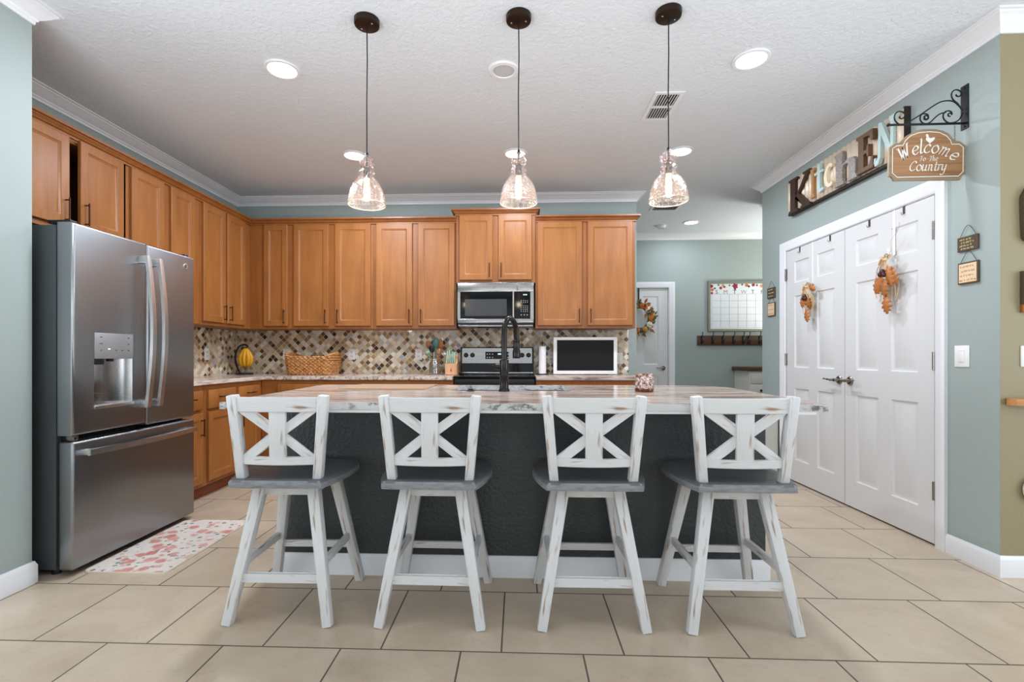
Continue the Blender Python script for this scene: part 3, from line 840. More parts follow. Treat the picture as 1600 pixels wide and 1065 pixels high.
# ------------------------------------------------------------------ refrigerator
fr = thing('refrigerator', 'stainless french-door refrigerator with water dispenser and freezer drawer', 'refrigerator', (-2.6, 2.74, 0))
FX = -2.21
bm = B(); box(bm, -3.0, -2.305, 2.30, 3.186, 0.03, 1.755, 0.006); obj('body', bm, M['fridge_side'], fr, True, label='dark grey side panels')
bm = B(); box(bm, -2.306, -2.288, 2.31, 3.176, 0.05, 1.745); obj('gasket', bm, M['dark_gap'], fr, True)
def fdoor(bm, y0, y1, z0, z1, bev=0.014):
    box(bm, -2.289, FX, y0, y1, z0, z1, bev, 4)
# dispenser door: the front sheet is pierced by the recess
dy0, dy1, dz0, dz1 = 2.412, 2.662, 0.835, 1.222
rz1 = 1.085
bm = B()
def quadx(pts): return bm.faces.new([bm.verts.new(p) for p in pts])
y0, y1, z0, z1 = 2.292, 2.763, 0.702, 1.765
bv = 0.014
# side walls and a rounded rim around the front
rim = []
for k in range(5):
    a = k / 4 * math.pi / 2
    ins = bv * (1 - math.cos(a)); xx = FX - bv + bv * math.sin(a)
    rim.append((y0 + ins, y1 - ins, z0 + ins, z1 - ins, xx))
prev = None
for (a0, a1, b0, b1, x) in [(y0, y1, z0, z1, -2.289)] + rim:
    cur = [bm.verts.new((x, a0, b0)), bm.verts.new((x, a1, b0)), bm.verts.new((x, a1, b1)), bm.verts.new((x, a0, b1))]
    if prev:
        for k in range(4): bm.faces.new((prev[k], prev[(k + 1) % 4], cur[(k + 1) % 4], cur[k]))
    else: bm.faces.new(cur[::-1])
    prev = cur
hole = [bm.verts.new((FX, dy0, dz0)), bm.verts.new((FX, dy1, dz0)), bm.verts.new((FX, dy1, rz1)), bm.verts.new((FX, dy0, rz1))]
for k in range(4): bm.faces.new((prev[k], prev[(k + 1) % 4], hole[(k + 1) % 4], hole[k]))
bmesh.ops.recalc_face_normals(bm, faces=bm.faces[:])
d1 = obj('door', bm, M['steel'], fr, True, smooth=50)
bm = B()
# recess: curved back wall
N = 16; ring0 = []; ring1 = []
for k in range(N + 1):
    t = k / N; yy = dy0 + (dy1 - dy0) * t; xx = FX - 0.062 * math.sin(math.pi * t) ** 0.55 - 0.002
    ring0.append(bm.verts.new((xx, yy, dz0))); ring1.append(bm.verts.new((xx, yy, rz1)))
for k in range(N): bm.faces.new((ring0[k], ring0[k + 1], ring1[k + 1], ring1[k]))
bm.faces.new(ring0[::-1]); bm.faces.new(ring1)
obj('dispenser_recess', bm, M['steel_flat'], d1, True, label='hollow water dispenser niche')
bm = B(); box(bm, FX - 0.001, FX + 0.004, dy0, dy1, rz1, dz1, 0.002)
pn = obj('control_panel', bm, M['panel_grey'], d1, True, label='flat touch control panel')
bm = B()
for (yy, zz, w) in ((2.45, 1.20, .012), (2.45, 1.165, .018), (2.45, 1.13, .010), (2.545, 1.13, .012), (2.585, 1.13, .012), (2.628, 1.20, .012), (2.628, 1.165, .012), (2.628, 1.13, .012)):
    box(bm, FX + 0.004, FX + 0.0046, yy - w / 2, yy + w / 2, zz - .0025, zz + .0025)
for k in range(1): pass
obj('button_legend', bm, M['fridge_side'], d1, True)
bm = B(); box(bm, FX + 0.004, FX + 0.0048, 2.492, 2.506, 1.134, 1.140); obj('indicator_light', bm, M['lcd'], d1, True)
bm = B(); box(bm, FX - 0.05, FX + 0.006, dy0, dy1 + 0.004, dz0 - 0.012, dz0 + 0.008, 0.003); obj('drip_tray', bm, M['steel_light'], d1, True)
bm = B(); box(bm, FX - 0.02, FX - 0.012, 2.420, 2.478, 0.90, 1.06, 0.003); obj('dispenser_paddle', bm, M['steel'], d1, True)
bm = B(); box(bm, FX - 0.035, FX - 0.006, 2.418, 2.480, 1.055, 1.084, 0.002); obj('dispenser_hood', bm, M['black'], d1, True)
bm = B(); box(bm, FX - 0.03, FX - 0.01, 2.515, 2.545, 1.07, 1.0845, 0.002); obj('dispenser_nozzle', bm, M['black'], d1, True)
bm = B(); fdoor(bm, 2.769, 3.188, 0.688, 1.765); d2 = obj('door', bm, M['steel'], fr, True, smooth=50)
bm = B(); fdoor(bm, 2.292, 3.188, 0.032, 0.672); d3 = obj('freezer_drawer', bm, M['steel'], fr, True, smooth=50)
def fhandle(y, par, sg):
    bm = B()
    pts = []
    for k in range(17):
        t = k / 16; pts.append((FX + 0.045 + 0.035 * math.sin(math.pi * t), y, 0.80 + 0.885 * t))
    v0 = None
    for (x, yy, z) in pts:
        cur = [bm.verts.new((x - 0.008, yy - 0.017, z)), bm.verts.new((x + 0.008, yy - 0.014, z)), bm.verts.new((x + 0.008, yy + 0.014, z)), bm.verts.new((x - 0.008, yy + 0.017, z))]
        if v0:
            for k in range(4): bm.faces.new((v0[k], v0[(k + 1) % 4], cur[(k + 1) % 4], cur[k]))
        else: bm.faces.new(cur)
        v0 = cur
    bm.faces.new(v0)
    for z in (0.822, 1.662): box(bm, FX - 0.002, FX + 0.046, y - 0.013, y + 0.013, z - 0.022, z + 0.022, 0.004)
    bmesh.ops.recalc_face_normals(bm, faces=bm.faces[:])
    obj('handle', bm, M['steel_light'], par, True, label='bowed satin door handle')
fhandle(2.718, d1, -1); fhandle(2.812, d2, 1)
bm = B(); v0 = None
for k in range(17):
    t = k / 16; yy = 2.335 + 0.80 * t; x = FX + 0.045 + 0.03 * math.sin(math.pi * t); z = 0.612
    cur = [bm.verts.new((x - 0.008, yy, z - 0.017)), bm.verts.new((x + 0.008, yy, z - 0.014)), bm.verts.new((x + 0.008, yy, z + 0.014)), bm.verts.new((x - 0.008, yy, z + 0.017))]
    if v0:
        for j in range(4): bm.faces.new((v0[j], v0[(j + 1) % 4], cur[(j + 1) % 4], cur[j]))
    else: bm.faces.new(cur)
    v0 = cur
bm.faces.new(v0)
for y in (2.355, 3.115): box(bm, FX - 0.002, FX + 0.046, y - 0.022, y + 0.022, 0.599, 0.625, 0.004)
bmesh.ops.recalc_face_normals(bm, faces=bm.faces[:])
obj('handle', bm, M['steel_light'], d3, True, label='bowed satin drawer handle')
bm = B()
lathe(bm, [(0.0, 0), (0.019, 0), (0.019, 0.003), (0.016, 0.004), (0.016, 0.0025), (0.0, 0.0025)], 28, (FX - 0.0005, 3.098, 1.694), ROTY)
bd = obj('badge', bm, M['steel_light'], d2, True, label='round chrome monogram badge')
bm = B()
def curl(cx, cy, pts): tube(bm, [(FX + 0.003, 3.098 + a * 0.001, 1.694 + b * 0.001) for a, b in crv(pts, 4)], 0.0011, 6)
curl(0, 0, [(-1, 7), (-6, 8), (-10, 2), (-8, -6), (-3, -8), (-1, -3), (-4, -1)])
curl(0, 0, [(8, 7), (3, 8), (1, 3), (5, 1), (1, -1), (1, -6), (6, -8), (9, -4)])
obj('monogram', bm, M['iron'], bd, True)
for y in (2.33, 3.15):
    bm = B(); box(bm, -2.36, -2.24, y - 0.02, y + 0.02, 1.764, 1.782, 0.004); obj('hinge_cover', bm, M['black'], fr, True)
for y in (2.34, 3.14):
    bm = B(); cyl(bm, (-2.34, y, 0), (-2.34, y, 0.035), 0.02, 16); obj('foot', bm, M['black'], fr, True)
    bm = B(); cyl(bm, (-2.9, y, 0), (-2.9, y, 0.035), 0.02, 16); obj('foot', bm, M['black'], fr, True)
bm = B(); box(bm, -2.285, -2.22, 2.31, 2.335, 0.674, 0.70, 0.003); obj('middle_hinge', bm, M['nickel'], fr, True)

# ------------------------------------------------------------------ floor mat
def rrect(x0, x1, y0, y1, r, n=6):
    out = []
    for cx, cy, a in ((x1 - r, y0 + r, -90), (x1 - r, y1 - r, 0), (x0 + r, y1 - r, 90), (x0 + r, y0 + r, 180)):
        for k in range(n + 1):
            t = R(a + 90 * k / n); out.append((cx + r * math.cos(t), cy + r * math.sin(t)))
    return out
t = thing('floor_mat', 'pink floral cushioned mat on the floor before the refrigerator', 'mat', (-2.0, 2.73, 0))
bm = B(); prism(bm, rrect(-2.215, -1.778, 2.345, 3.118, 0.035), 0.008, lambda a, b, d: Vector((a, b, d)))
obj('mat_edge', bm, M['mat_edge'], t, True, label='cream edge')
bm = B(); prism(bm, rrect(-2.209, -1.784, 2.351, 3.112, 0.03), 0.0025, lambda a, b, d: Vector((a, b, 0.0075 + d)))
obj('mat_face', bm, M['mat'], t, True)

# ------------------------------------------------------------------ island
isl = thing('kitchen_island', 'charcoal painted kitchen island base with white baseboard', 'island', (0, 2.7, 0))
IX0, IX1 = -1.222, 1.205
bm = B(); box(bm, IX0, IX1, 2.392, 2.50, 0, 0.862, 0.002, 1); obj('front_panel', bm, M['island'], isl, True)
for x0, x1 in ((IX0, IX0 + 0.02), (IX1 - 0.02, IX1)):
    bm = B(); box(bm, x0, x1, 2.50, 3.18, 0, 0.868); obj('side_panel', bm, M['island'], isl, True)
bm = B(); box(bm, IX0 + 0.02, IX1 - 0.02, 3.165, 3.18, 0.1, 0.868); obj('back_panel', bm, M['maple'], isl, True)
def isl_base(path):
    bm = B(); P = [Vector(p) for p in path]; rings = []
    for i in range(len(P)):
        d0 = (P[i] - P[i - 1]).normalized() if i > 0 else None
        d1_ = (P[i + 1] - P[i]).normalized() if i < len(P) - 1 else None
        nr = lambda d: Vector((d.y, -d.x))
        off = nr(d1_) if d0 is None else nr(d0) if d1_ is None else (nr(d0) + nr(d1_)) / (1 + nr(d0).dot(nr(d1_)))
        rings.append([bm.verts.new((P[i].x + off.x * p, P[i].y + off.y * p, z)) for p, z in bs])
    for a, b in zip(rings, rings[1:]):
        for j in range(len(bs)): bm.faces.new((a[j], a[(j + 1) % len(bs)], b[(j + 1) % len(bs)], b[j]))
    bm.faces.new(rings[0][::-1]); bm.faces.new(rings[-1])
    bmesh.ops.recalc_face_normals(bm, faces=bm.faces[:])
    return bm
obj('baseboard', isl_base([(IX0, 3.18), (IX0, 2.392), (IX1, 2.392), (IX1, 3.18)]), M['trim'], isl, True, label='white baseboard')
# worktop with the sink cut-out
TT, TB = 0.904, 0.876
outer = [(-1.264, 1.978), (1.243, 1.978), (1.305, 3.02)]
for k in range(1, 8):
    a = R(90 * k / 8); outer.append((1.305 - 0.18 * (1 - math.cos(a)), 3.02 + 0.18 * math.sin(a)))
outer += [(1.08, 3.225), (-1.332, 3.225)]
SX0, SX1, SY0, SY1 = -0.38, 0.294, 2.69, 3.155
inner = rrect(SX0, SX1, SY0, SY1, 0.02, 3)
bm = B()
def loop(poly, z): return [bm.verts.new((x, y, z)) for x, y in poly]
oT, oB, iT, iB = loop(outer, TT), loop(outer, TB), loop(inner, TT), loop(inner, TB)
for a, b in ((oT, iT), (oB, iB)):
    es = []
    for lp in (a, b):
        for i in range(len(lp)): es.append(bm.edges.new((lp[i], lp[(i + 1) % len(lp)])))
    g = bmesh.ops.triangle_fill(bm, edges=es, use_beauty=True)
    for f in g['geom']:
        if isinstance(f, bmesh.types.BMFace): f.material_index = 0
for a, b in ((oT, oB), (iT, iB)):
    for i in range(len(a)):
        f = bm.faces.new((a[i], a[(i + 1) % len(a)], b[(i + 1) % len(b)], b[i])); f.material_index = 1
bmesh.ops.recalc_face_normals(bm, faces=bm.faces[:])
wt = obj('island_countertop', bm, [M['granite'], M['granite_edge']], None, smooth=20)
tag(wt, 'large island worktop of banded brown and white granite', 'countertop')
bm = B(); box(bm, -1.215, 1.20, 1.984, 2.392, 0.862, TB, 0.002)
obj('support_panel', bm, M['trim'], wt, False, label='pale support panel under the overhang')
# sink
sk = thing('kitchen_sink', 'undermount sink sunk into the island behind the faucet', 'sink', (-0.043, 2.92, 0.68))
bm = B()
a = rrect(SX0 - 0.006, SX1 + 0.006, SY0 - 0.006, SY1 + 0.006, 0.03, 3)
def rr(ins, z): return loop([((x + 0.043) * (1 - ins) - 0.043, (y - 2.92) * (1 - ins) + 2.92) for x, y in a], z)
L4 = [rr(0, TB - 0.001), rr(0.03, TB - 0.16), rr(0.10, TB - 0.18)]
for p, q in zip(L4, L4[1:]):
    for i in range(len(p)): bm.faces.new((p[i], p[(i + 1) % len(p)], q[(i + 1) % len(q)], q[i]))
bm.faces.new(L4[-1])
bmesh.ops.recalc_face_normals(bm, faces=bm.faces[:])
o = obj('basin', bm, M['sink'], sk, True)
mo = o.modifiers.new('wall', 'SOLIDIFY'); mo.thickness = 0.003; mo.offset = 1
bm = B(); lathe(bm, [(0.0, 0), (0.045, 0), (0.045, 0.004), (0.03, 0.002), (0.0, 0.002)], 24, (-0.043, 2.92, TB - 0.18)); obj('drain', bm, M['nickel'], sk, True)
# faucet
fc = thing('kitchen_faucet', 'dark bronze gooseneck faucet standing on the island', 'faucet', (-0.081, 2.65, TT))
bm = B(); lathe(bm, [(0.031, 0), (0.031, 0.006), (0.027, 0.012), (0.0245, 0.02), (0.0245, 0.085), (0.0262, 0.088), (0.0262, 0.093), (0.0245, 0.096), (0.0255, 0.165), (0.026, 0.172), (0.019, 0.176)], 28)
obj('base', bm, M['faucet'], fc)
dx, dy = 0.065, 0.125
pts = [(0, 0, 0.170), (0, 0, 0.22), (0, 0, 0.29)]
for k in range(1, 12):
    a = math.pi * k / 12; s = (1 - math.cos(a)) / 2
    pts.append((dx * s, dy * s, 0.33 + 0.078 * math.sin(a)))
pts += [(dx * 1.02, dy * 1.02, 0.305), (dx * 1.04, dy * 1.04, 0.29)]
bm = B(); tube(bm, pts, 0.0155, 16); obj('spout', bm, M['faucet'], fc)
bm = B(); lathe(bm, [(0.0, -0.005), (0.021, -0.005), (0.023, 0.004), (0.0225, 0.035), (0.019, 0.05), (0.0185, 0.092), (0.0195, 0.095), (0.0195, 0.101), (0.016, 0.104)], 24, (dx * 1.04, dy * 1.04, 0.186))
obj('spray_head', bm, M['faucet'], fc)
bm = B(); cyl(bm, (-0.02, 0, 0.135), (-0.052, -0.004, 0.137), 0.0165, 18, 0.003)
pts = crv([(-0.05, -0.004, 0.137), (-0.065, -0.006, 0.142), (-0.09, -0.008, 0.150)], 4); tube(bm, pts, 0.006, 10, radii=[0.010 - 0.004 * i / (len(pts) - 1) for i in range(len(pts))])
obj('handle', bm, M['faucet'], fc)
bm = B(); lathe(bm, [(0, 0), (0.022, 0), (0.022, 0.004), (0.016, 0.008), (0.014, 0.014), (0, 0.014)], 24, (-0.267, 2.652, TT))
tag(obj('counter_button', bm, M['iron']), 'small dark round button set in the island near the faucet', 'button')
bm = B(); prism(bm, rrect(-1.06, -0.545, 2.76, 3.20, 0.012, 3), 0.006, lambda a, b, d: Vector((a, b, TT + d)))
tag(obj('cutting_board', bm, M['board'], None, smooth=30), 'flat glossy tan cutting board on the island far edge', 'cutting board')
# candle holder
t = thing('candle_holder', 'round mosaic mercury glass candle holder on the island', 'candle holder', (0.690, 2.67, TT))
bm = B(); lathe(bm, [(0.0, 0.0), (0.048, 0.0), (0.05, 0.004), (0.05, 0.016), (0.0495, 0.018)], 32); obj('base', bm, M['mercury_base'], t)
bm = B()
nn = 14; rows = 5
for j in range(rows):
    for k in range(nn):
        a0 = 2 * math.pi * (k + 0.5 * (j % 2)) / nn; a1 = a0 + 2 * math.pi / nn * 0.93
        z0_ = 0.019 + j * 0.0156; z1_ = z0_ + 0.0145
        j1, j2 = random.uniform(-.0025, .0025), random.uniform(-.0025, .0025)
        q = []
        for (aa, zz, rr_) in ((a0, z0_, .0505 + j1), (a1, z0_, .0505 + j2), (a1, z1_, .0505 - j1), (a0, z1_, .0505 - j2)):
            q.append(Vector((rr_ * math.cos(aa), rr_ * math.sin(aa), zz)))
        o4 = [bm.verts.new(p) for p in q]; i4 = [bm.verts.new(Vector((p.x * .93, p.y * .93, p.z))) for p in q]
        fs = [bm.faces.new(o4), bm.faces.new(i4[::-1])]
        for e_ in range(4): fs.append(bm.faces.new((o4[e_], i4[e_], i4[(e_ + 1) % 4], o4[(e_ + 1) % 4])))
lathe(bm, [(0.0478, 0.018), (0.0478, 0.098), (0.0455, 0.099), (0.0455, 0.018)], 32, close_ends=False)
obj('glass_cup', bm, M['mercury'], t, smooth=20)

# ------------------------------------------------------------------ counter stools
def build_stool(label):
    t = thing('counter_stool', label, 'stool', (0, 0, 0), 0, 'white counter stools at the island')
    X = Vector((1, 0, 0)); Y = Vector((0, 1, 0))
    # local origin: centre of the footprint; -y is the backrest side
    # seat
    half = [(0.176, -0.232), (0.193, -0.222), (0.217, -0.14), (0.236, -0.03), (0.238, 0.06), (0.226, 0.14), (0.196, 0.188), (0.14, 0.205), (0.05, 0.21)]
    outl = crv([Vector((-0.10, -0.235)), Vector((0.10, -0.235))] + [Vector(p) for p in half] + [Vector((-x, y)) for x, y in reversed(half)], 3, True)
    bm = B()
    lay = [(0.0, 0.567), (0.0, 0.572), (0.0, 0.590), (-0.004, 0.597), (-0.012, 0.600)]
    rings = []
    for ins, z in lay:
        rings.append([bm.verts.new((p.x * (1 + ins / 0.22), (p.y + 0.015) * (1 + ins / 0.22) - 0.015, z)) for p in outl])
    for a, b in zip(rings, rings[1:]):
        for i in range(len(a)): bm.faces.new((a[i], a[(i + 1) % len(a)], b[(i + 1) % len(a)], b[i]))
    bm.faces.new(rings[0][::-1])
    # slightly dished top
    bm.normal_update(); prev = rings[-1]
    for sc, z in ((0.8, 0.597), (0.5, 0.594), (0.2, 0.593)):
        cur = [bm.verts.new((p.x * sc, (p.y + 0.015) * sc - 0.015, z)) for p in outl]
        for i in range(len(cur)): bm.faces.new((prev[i], prev[(i + 1) % len(cur)], cur[(i + 1) % len(cur)], cur[i]))
        prev = cur
    bm.faces.new(prev)
    for f in bm.faces:
        if abs(f.normal.z) < 0.5 if f.normal.length else False: f.material_index = 1
    obj('seat', bm, [M['seat'], M['seat_edge']], t, label='dark grey scooped wooden seat')
    bm = B(); lathe(bm, [(0.0, 0.556), (0.085, 0.556), (0.085, 0.568), (0.0, 0.568)], 24, (0, 0.0, 0)); obj('swivel_plate', bm, M['black'], t)
    # legs, splayed
    ft = [(sx * 0.208, sy * 0.205) for sx, sy in ((-1, -1), (1, -1), (1, 1), (-1, 1))]
    tp = [(sx * 0.112, sy * 0.115) for sx, sy in ((-1, -1), (1, -1), (1, 1), (-1, 1))]
    for (fx, fy), (tx, ty) in zip(ft, tp):
        bm = B(); bar(bm, (fx, fy, 0.0), (tx, ty, 0.556), 0.038, 0.038, X, 0.004, 0.048, 0.046)
        for v in bm.verts:
            if v.co.z < 0.012: v.co.z = max(0.0, v.co.z)
        obj('leg', bm, M['stool_white'], t)
    # apron
    for i in range(4):
        a, b = tp[i], tp[(i + 1) % 4]
        dv = Vector((b[0] - a[0], b[1] - a[1], 0)).normalized()
        p0 = Vector((a[0], a[1], 0.534)) * 1.0; p1 = Vector((b[0], b[1], 0.534))
        bm = B(); bar(bm, p0 + dv * 0.02, p1 - dv * 0.02, 0.042, 0.02, (0, 0, 1), 0.002); obj('apron', bm, M['stool_white'], t)
    # stretchers
    def at(i, z): k = z / 0.556; return Vector((ft[i][0] + (tp[i][0] - ft[i][0]) * k, ft[i][1] + (tp[i][1] - ft[i][1]) * k, z))
    for i, j, z in ((0, 1, 0.182), (2, 3, 0.190), (1, 2, 0.236), (3, 0, 0.236)):
        p0, p1 = at(i, z), at(j, z); dv = (p1 - p0).normalized()
        bm = B(); bar(bm, p0 + dv * 0.014, p1 - dv * 0.014, 0.032, 0.019, (0, 0, 1), 0.002); obj('stretcher', bm, M['stool_white'], t)
    # backrest
    def bp(x, z):     # point on the gently raked and bowed back plane
        k = (z - 0.60) / 0.345
        return Vector((x, -0.181 - 0.020 * k, z))
    for s in (-1, 1):
        bm = B(); bar(bm, bp(s * 0.158, 0.594), bp(s * 0.189, 0.940), 0.036, 0.040, X, 0.005, 0.040, 0.038); obj('back_post', bm, M['stool_white'], t)
    def rail(z0, z1, xa, bow, th, name):
        bm = B(); uvl = bm.loops.layers.uv.verify(); n = 14; rg = []
        oz = random.random() * 9
        for k in range(n + 1):
            u_ = -1 + 2 * k / n; x = u_ * xa; yb = -bow * (1 - u_ * u_)
            c0 = bp(x, z0); c1 = bp(x, z1)
            rg.append([bm.verts.new((x, c0.y + yb - th / 2, z0)), bm.verts.new((x, c1.y + yb - th / 2, z1)), bm.verts.new((x, c1.y + yb + th / 2, z1)), bm.verts.new((x, c0.y + yb + th / 2, z0))])
        for a, b in zip(rg, rg[1:]):
            for j in range(4):
                f = bm.faces.new((a[j], a[(j + 1) % 4], b[(j + 1) % 4], b[j]))
                for l in f.loops: l[uvl].uv = (l.vert.co.x + oz, l.vert.co.z * 1.0 + l.vert.co.y * 0.7 + oz)
        bm.faces.new(rg[0]); bm.faces.new(rg[-1])
        bmesh.ops.recalc_face_normals(bm, faces=bm.faces[:])
        bmesh.ops.bevel(bm, geom=[e for e in bm.edges if len(e.link_faces) == 2 and e.calc_face_angle(0) > 0.6], offset=0.002, segments=2, affect='EDGES')
        obj(name, bm, M['stool_white'], t)
    rail(0.872, 0.931, 0.170, 0.010, 0.024, 'top_rail')
    rail(0.655, 0.688, 0.150, 0.018, 0.024, 'lower_rail')
    yo = Vector((0, -0.014, 0))
    bm = B(); bar(bm, bp(0, 0.684) + yo, bp(0, 0.880) + Vector((0, -0.008, 0)), 0.068, 0.016, X, 0.002); obj('splat', bm, M['stool_white'], t)
    for s in (-1, 1):
        for z0, z1, x0, x1 in ((0.893, 0.778, 0.157, 0.0), (0.671, 0.786, 0.146, 0.0)):
            bm = B(); bar(bm, bp(s * x0, z0) + Vector((0, -0.003, 0)), bp(s * x1, z1) + Vector((0, -0.004, 0)), 0.037, 0.011, (0, 0, 1), 0.002)
            obj('cross_brace', bm, M['stool_white'], t)
    return t
st = build_stool('distressed white stool with grey seat nearest the refrigerator')
st.location = (-0.986, 2.125, 0); st.rotation_euler = (0, 0, R(0.6))
dup(st, (-0.358, 2.13, 0), R(-0.5), 'distressed white stool with grey seat, second from the refrigerator')
dup(st, (0.299, 2.135, 0), R(0.4), 'distressed white stool with grey seat, second from the double doors')
dup(st, (0.892, 2.135, 0), R(0.2), 'distressed white stool with grey seat nearest the double doors')

# ------------------------------------------------------------------ pendants
def build_pendant(label):
    t = thing('pendant_light', label, 'lamp', (0, 0, CEIL), 0, 'glass pendants over the island')
    bm = B(); lathe(bm, [(0.0, -0.030), (0.052, -0.030), (0.061, -0.026), (0.063, -0.018), (0.063, 0.0), (0.0, 0.0)], 36)
    cn = obj('ceiling_canopy', bm, M['bronze'], t, label='dark bronze ceiling canopy')
    for a in (R(150), R(-30)):
        bm = B(); ball(bm, (0.036 * math.cos(a), 0.036 * math.sin(a), -0.031), 0.0055, (1, 1, 0.8), 10); obj('screw', bm, M['nickel'], cn)
    bm = B(); tube(bm, [(0, 0, -0.028), (0.002, 0, -0.2), (-0.001, 0.001, -0.4), (0.0, 0, -0.63), (0, 0, -0.672)], 0.0032, 8)
    obj('cord', bm, M['black'], t, label='thin black cord')
    z = -0.93
    # bell profile, z measured from the rim
    prof = [(0.091, 0.0), (0.0925, 0.003), (0.0915, 0.02), (0.088, 0.045), (0.080, 0.075), (0.066, 0.102), (0.050, 0.122), (0.038, 0.133), (0.033, 0.141),
            (0.037, 0.149), (0.041, 0.158), (0.038, 0.168), (0.028, 0.176), (0.0245, 0.182), (0.031, 0.190), (0.038, 0.202), (0.0395, 0.214), (0.037, 0.227), (0.029, 0.239), (0.018, 0.247), (0.009, 0.250)]
    bm = B(); lathe(bm, [(r, zz + z) for r, zz in prof], 40, close_ends=False)
    obj('glass_shade', bm, M['pendant_glass'], t, label='seeded glass bell shade')
    bm = B()
    tube(bm, [(0.0917 * math.cos(a), 0.0917 * math.sin(a), z) for a in [2 * math.pi * k / 40 for k in range(40)]], 0.0022, 6, True)
    obj('glass_rim', bm, M['rim_glass'], t)
    bm = B(); lathe(bm, [(0.0, 0.262), (0.006, 0.262), (0.008, 0.256), (0.011, 0.250), (0.0075, 0.246), (0.0045, 0.243), (0.0045, 0.195), (0.012, 0.190), (0.0175, 0.186), (0.0175, 0.176), (0.0165, 0.173), (0.0175, 0.170), (0.0175, 0.160), (0.0165, 0.157), (0.0175, 0.154), (0.0175, 0.134), (0.0, 0.134)], 24, (0, 0, z))
    obj('socket', bm, M['bronze'], t, label='bronze stem and socket')
    bm = B(); lathe(bm, [(0.0, 0.018), (0.008, 0.02), (0.014, 0.03), (0.016, 0.05), (0.0155, 0.09), (0.0135, 0.115), (0.013, 0.134), (0.0, 0.134)], 20, (0, 0, z))
    bl = obj('bulb', bm, M['bulb'], t, label='glowing tubular bulb')
    l = bpy.data.lights.new('pendant_glow', 'POINT'); l.energy = 2.0; l.color = (1.0, 0.82, 0.6); l.shadow_soft_size = 0.03
    lo = bpy.data.objects.new('pendant_glow', l); COL.objects.link(lo); lo.parent = t; lo.location = (0, 0, z - 0.02)
    return t
pd_ = build_pendant('clear glass pendant lamp hanging nearest the refrigerator')
pd_.location = (-0.765, 2.388, CEIL)
dup(pd_, (-0.001, 2.388, CEIL), 0.4, 'clear glass pendant lamp hanging above the faucet')
dup(pd_, (0.735, 2.388, CEIL), 0.9, 'clear glass pendant lamp hanging nearest the double doors')

# ------------------------------------------------------------------ ceiling fixtures
def can(x, y, label, power=20):
    t = thing('recessed_light', label, 'ceiling light', (x, y, CEIL), 0, 'recessed ceiling lights')
    bm = B(); lathe(bm, [(0.078, 0.0), (0.100, 0.0), (0.101, -0.004), (0.097, -0.009), (0.082, -0.010), (0.078, -0.006)], 40, close_ends=False)
    obj('trim_ring', bm, M['trim'], t)
    bm = B(); lathe(bm, [(0.0, -0.005), (0.079, -0.005), (0.079, -0.001), (0.0, -0.001)], 36); obj('lens', bm, M['led'], t, label='glowing white lens')
    l = bpy.data.lights.new('downlight', 'AREA'); l.shape = 'DISK'; l.size = 0.15; l.energy = power; l.color = (0.87, 0.97, 1.11); l.spread = R(180)
    lo = bpy.data.objects.new('downlight', l); COL.objects.link(lo); lo.parent = t; lo.location = (0, 0, -0.012)
can(-1.394, 2.775, 'recessed light in the ceiling out before the refrigerator', 28)
can(1.322, 2.786, 'recessed light in the ceiling nearest the welcome sign', 14)
can(-1.386, 3.99, 'recessed light in the ceiling before the cabinets, on the basket side', 20)
can(-0.03, 4.005, 'recessed light in the ceiling before the microwave', 20)
can(1.338, 4.017, 'recessed light in the ceiling before the hall opening', 20)
can(2.179, 6.158, 'small-looking recessed light in the hall ceiling', 8)
t = thing('ceiling_speaker', 'round white speaker flush in the ceiling, unlit', 'speaker', (-0.089, 2.834, CEIL))
bm = B(); lathe(bm, [(0.062, 0.0), (0.092, 0.0), (0.092, -0.004), (0.086, -0.010), (0.066, -0.012), (0.062, -0.006)], 40, close_ends=False); obj('trim_ring', bm, M['trim'], t)
bm = B(); lathe(bm, [(0.0, -0.004), (0.063, -0.004), (0.063, -0.001), (0, -0.001)], 36); obj('grille', bm, M['speaker'], t, label='grey grille')
t = thing('smoke_detector', 'round white smoke detector on the hall ceiling', 'smoke detector', (1.843, 6.294, CEIL))
bm = B(); lathe(bm, [(0.0, -0.036), (0.045, -0.036), (0.055, -0.030), (0.062, -0.012), (0.066, -0.008), (0.066, 0), (0, 0)], 32); obj('body', bm, M['white_plastic'], t)
bm = B(); lathe(bm, [(0.03, -0.038), (0.04, -0.038), (0.04, -0.035), (0.03, -0.035)], 32, close_ends=False); obj('grille', bm, M['speaker'], t)
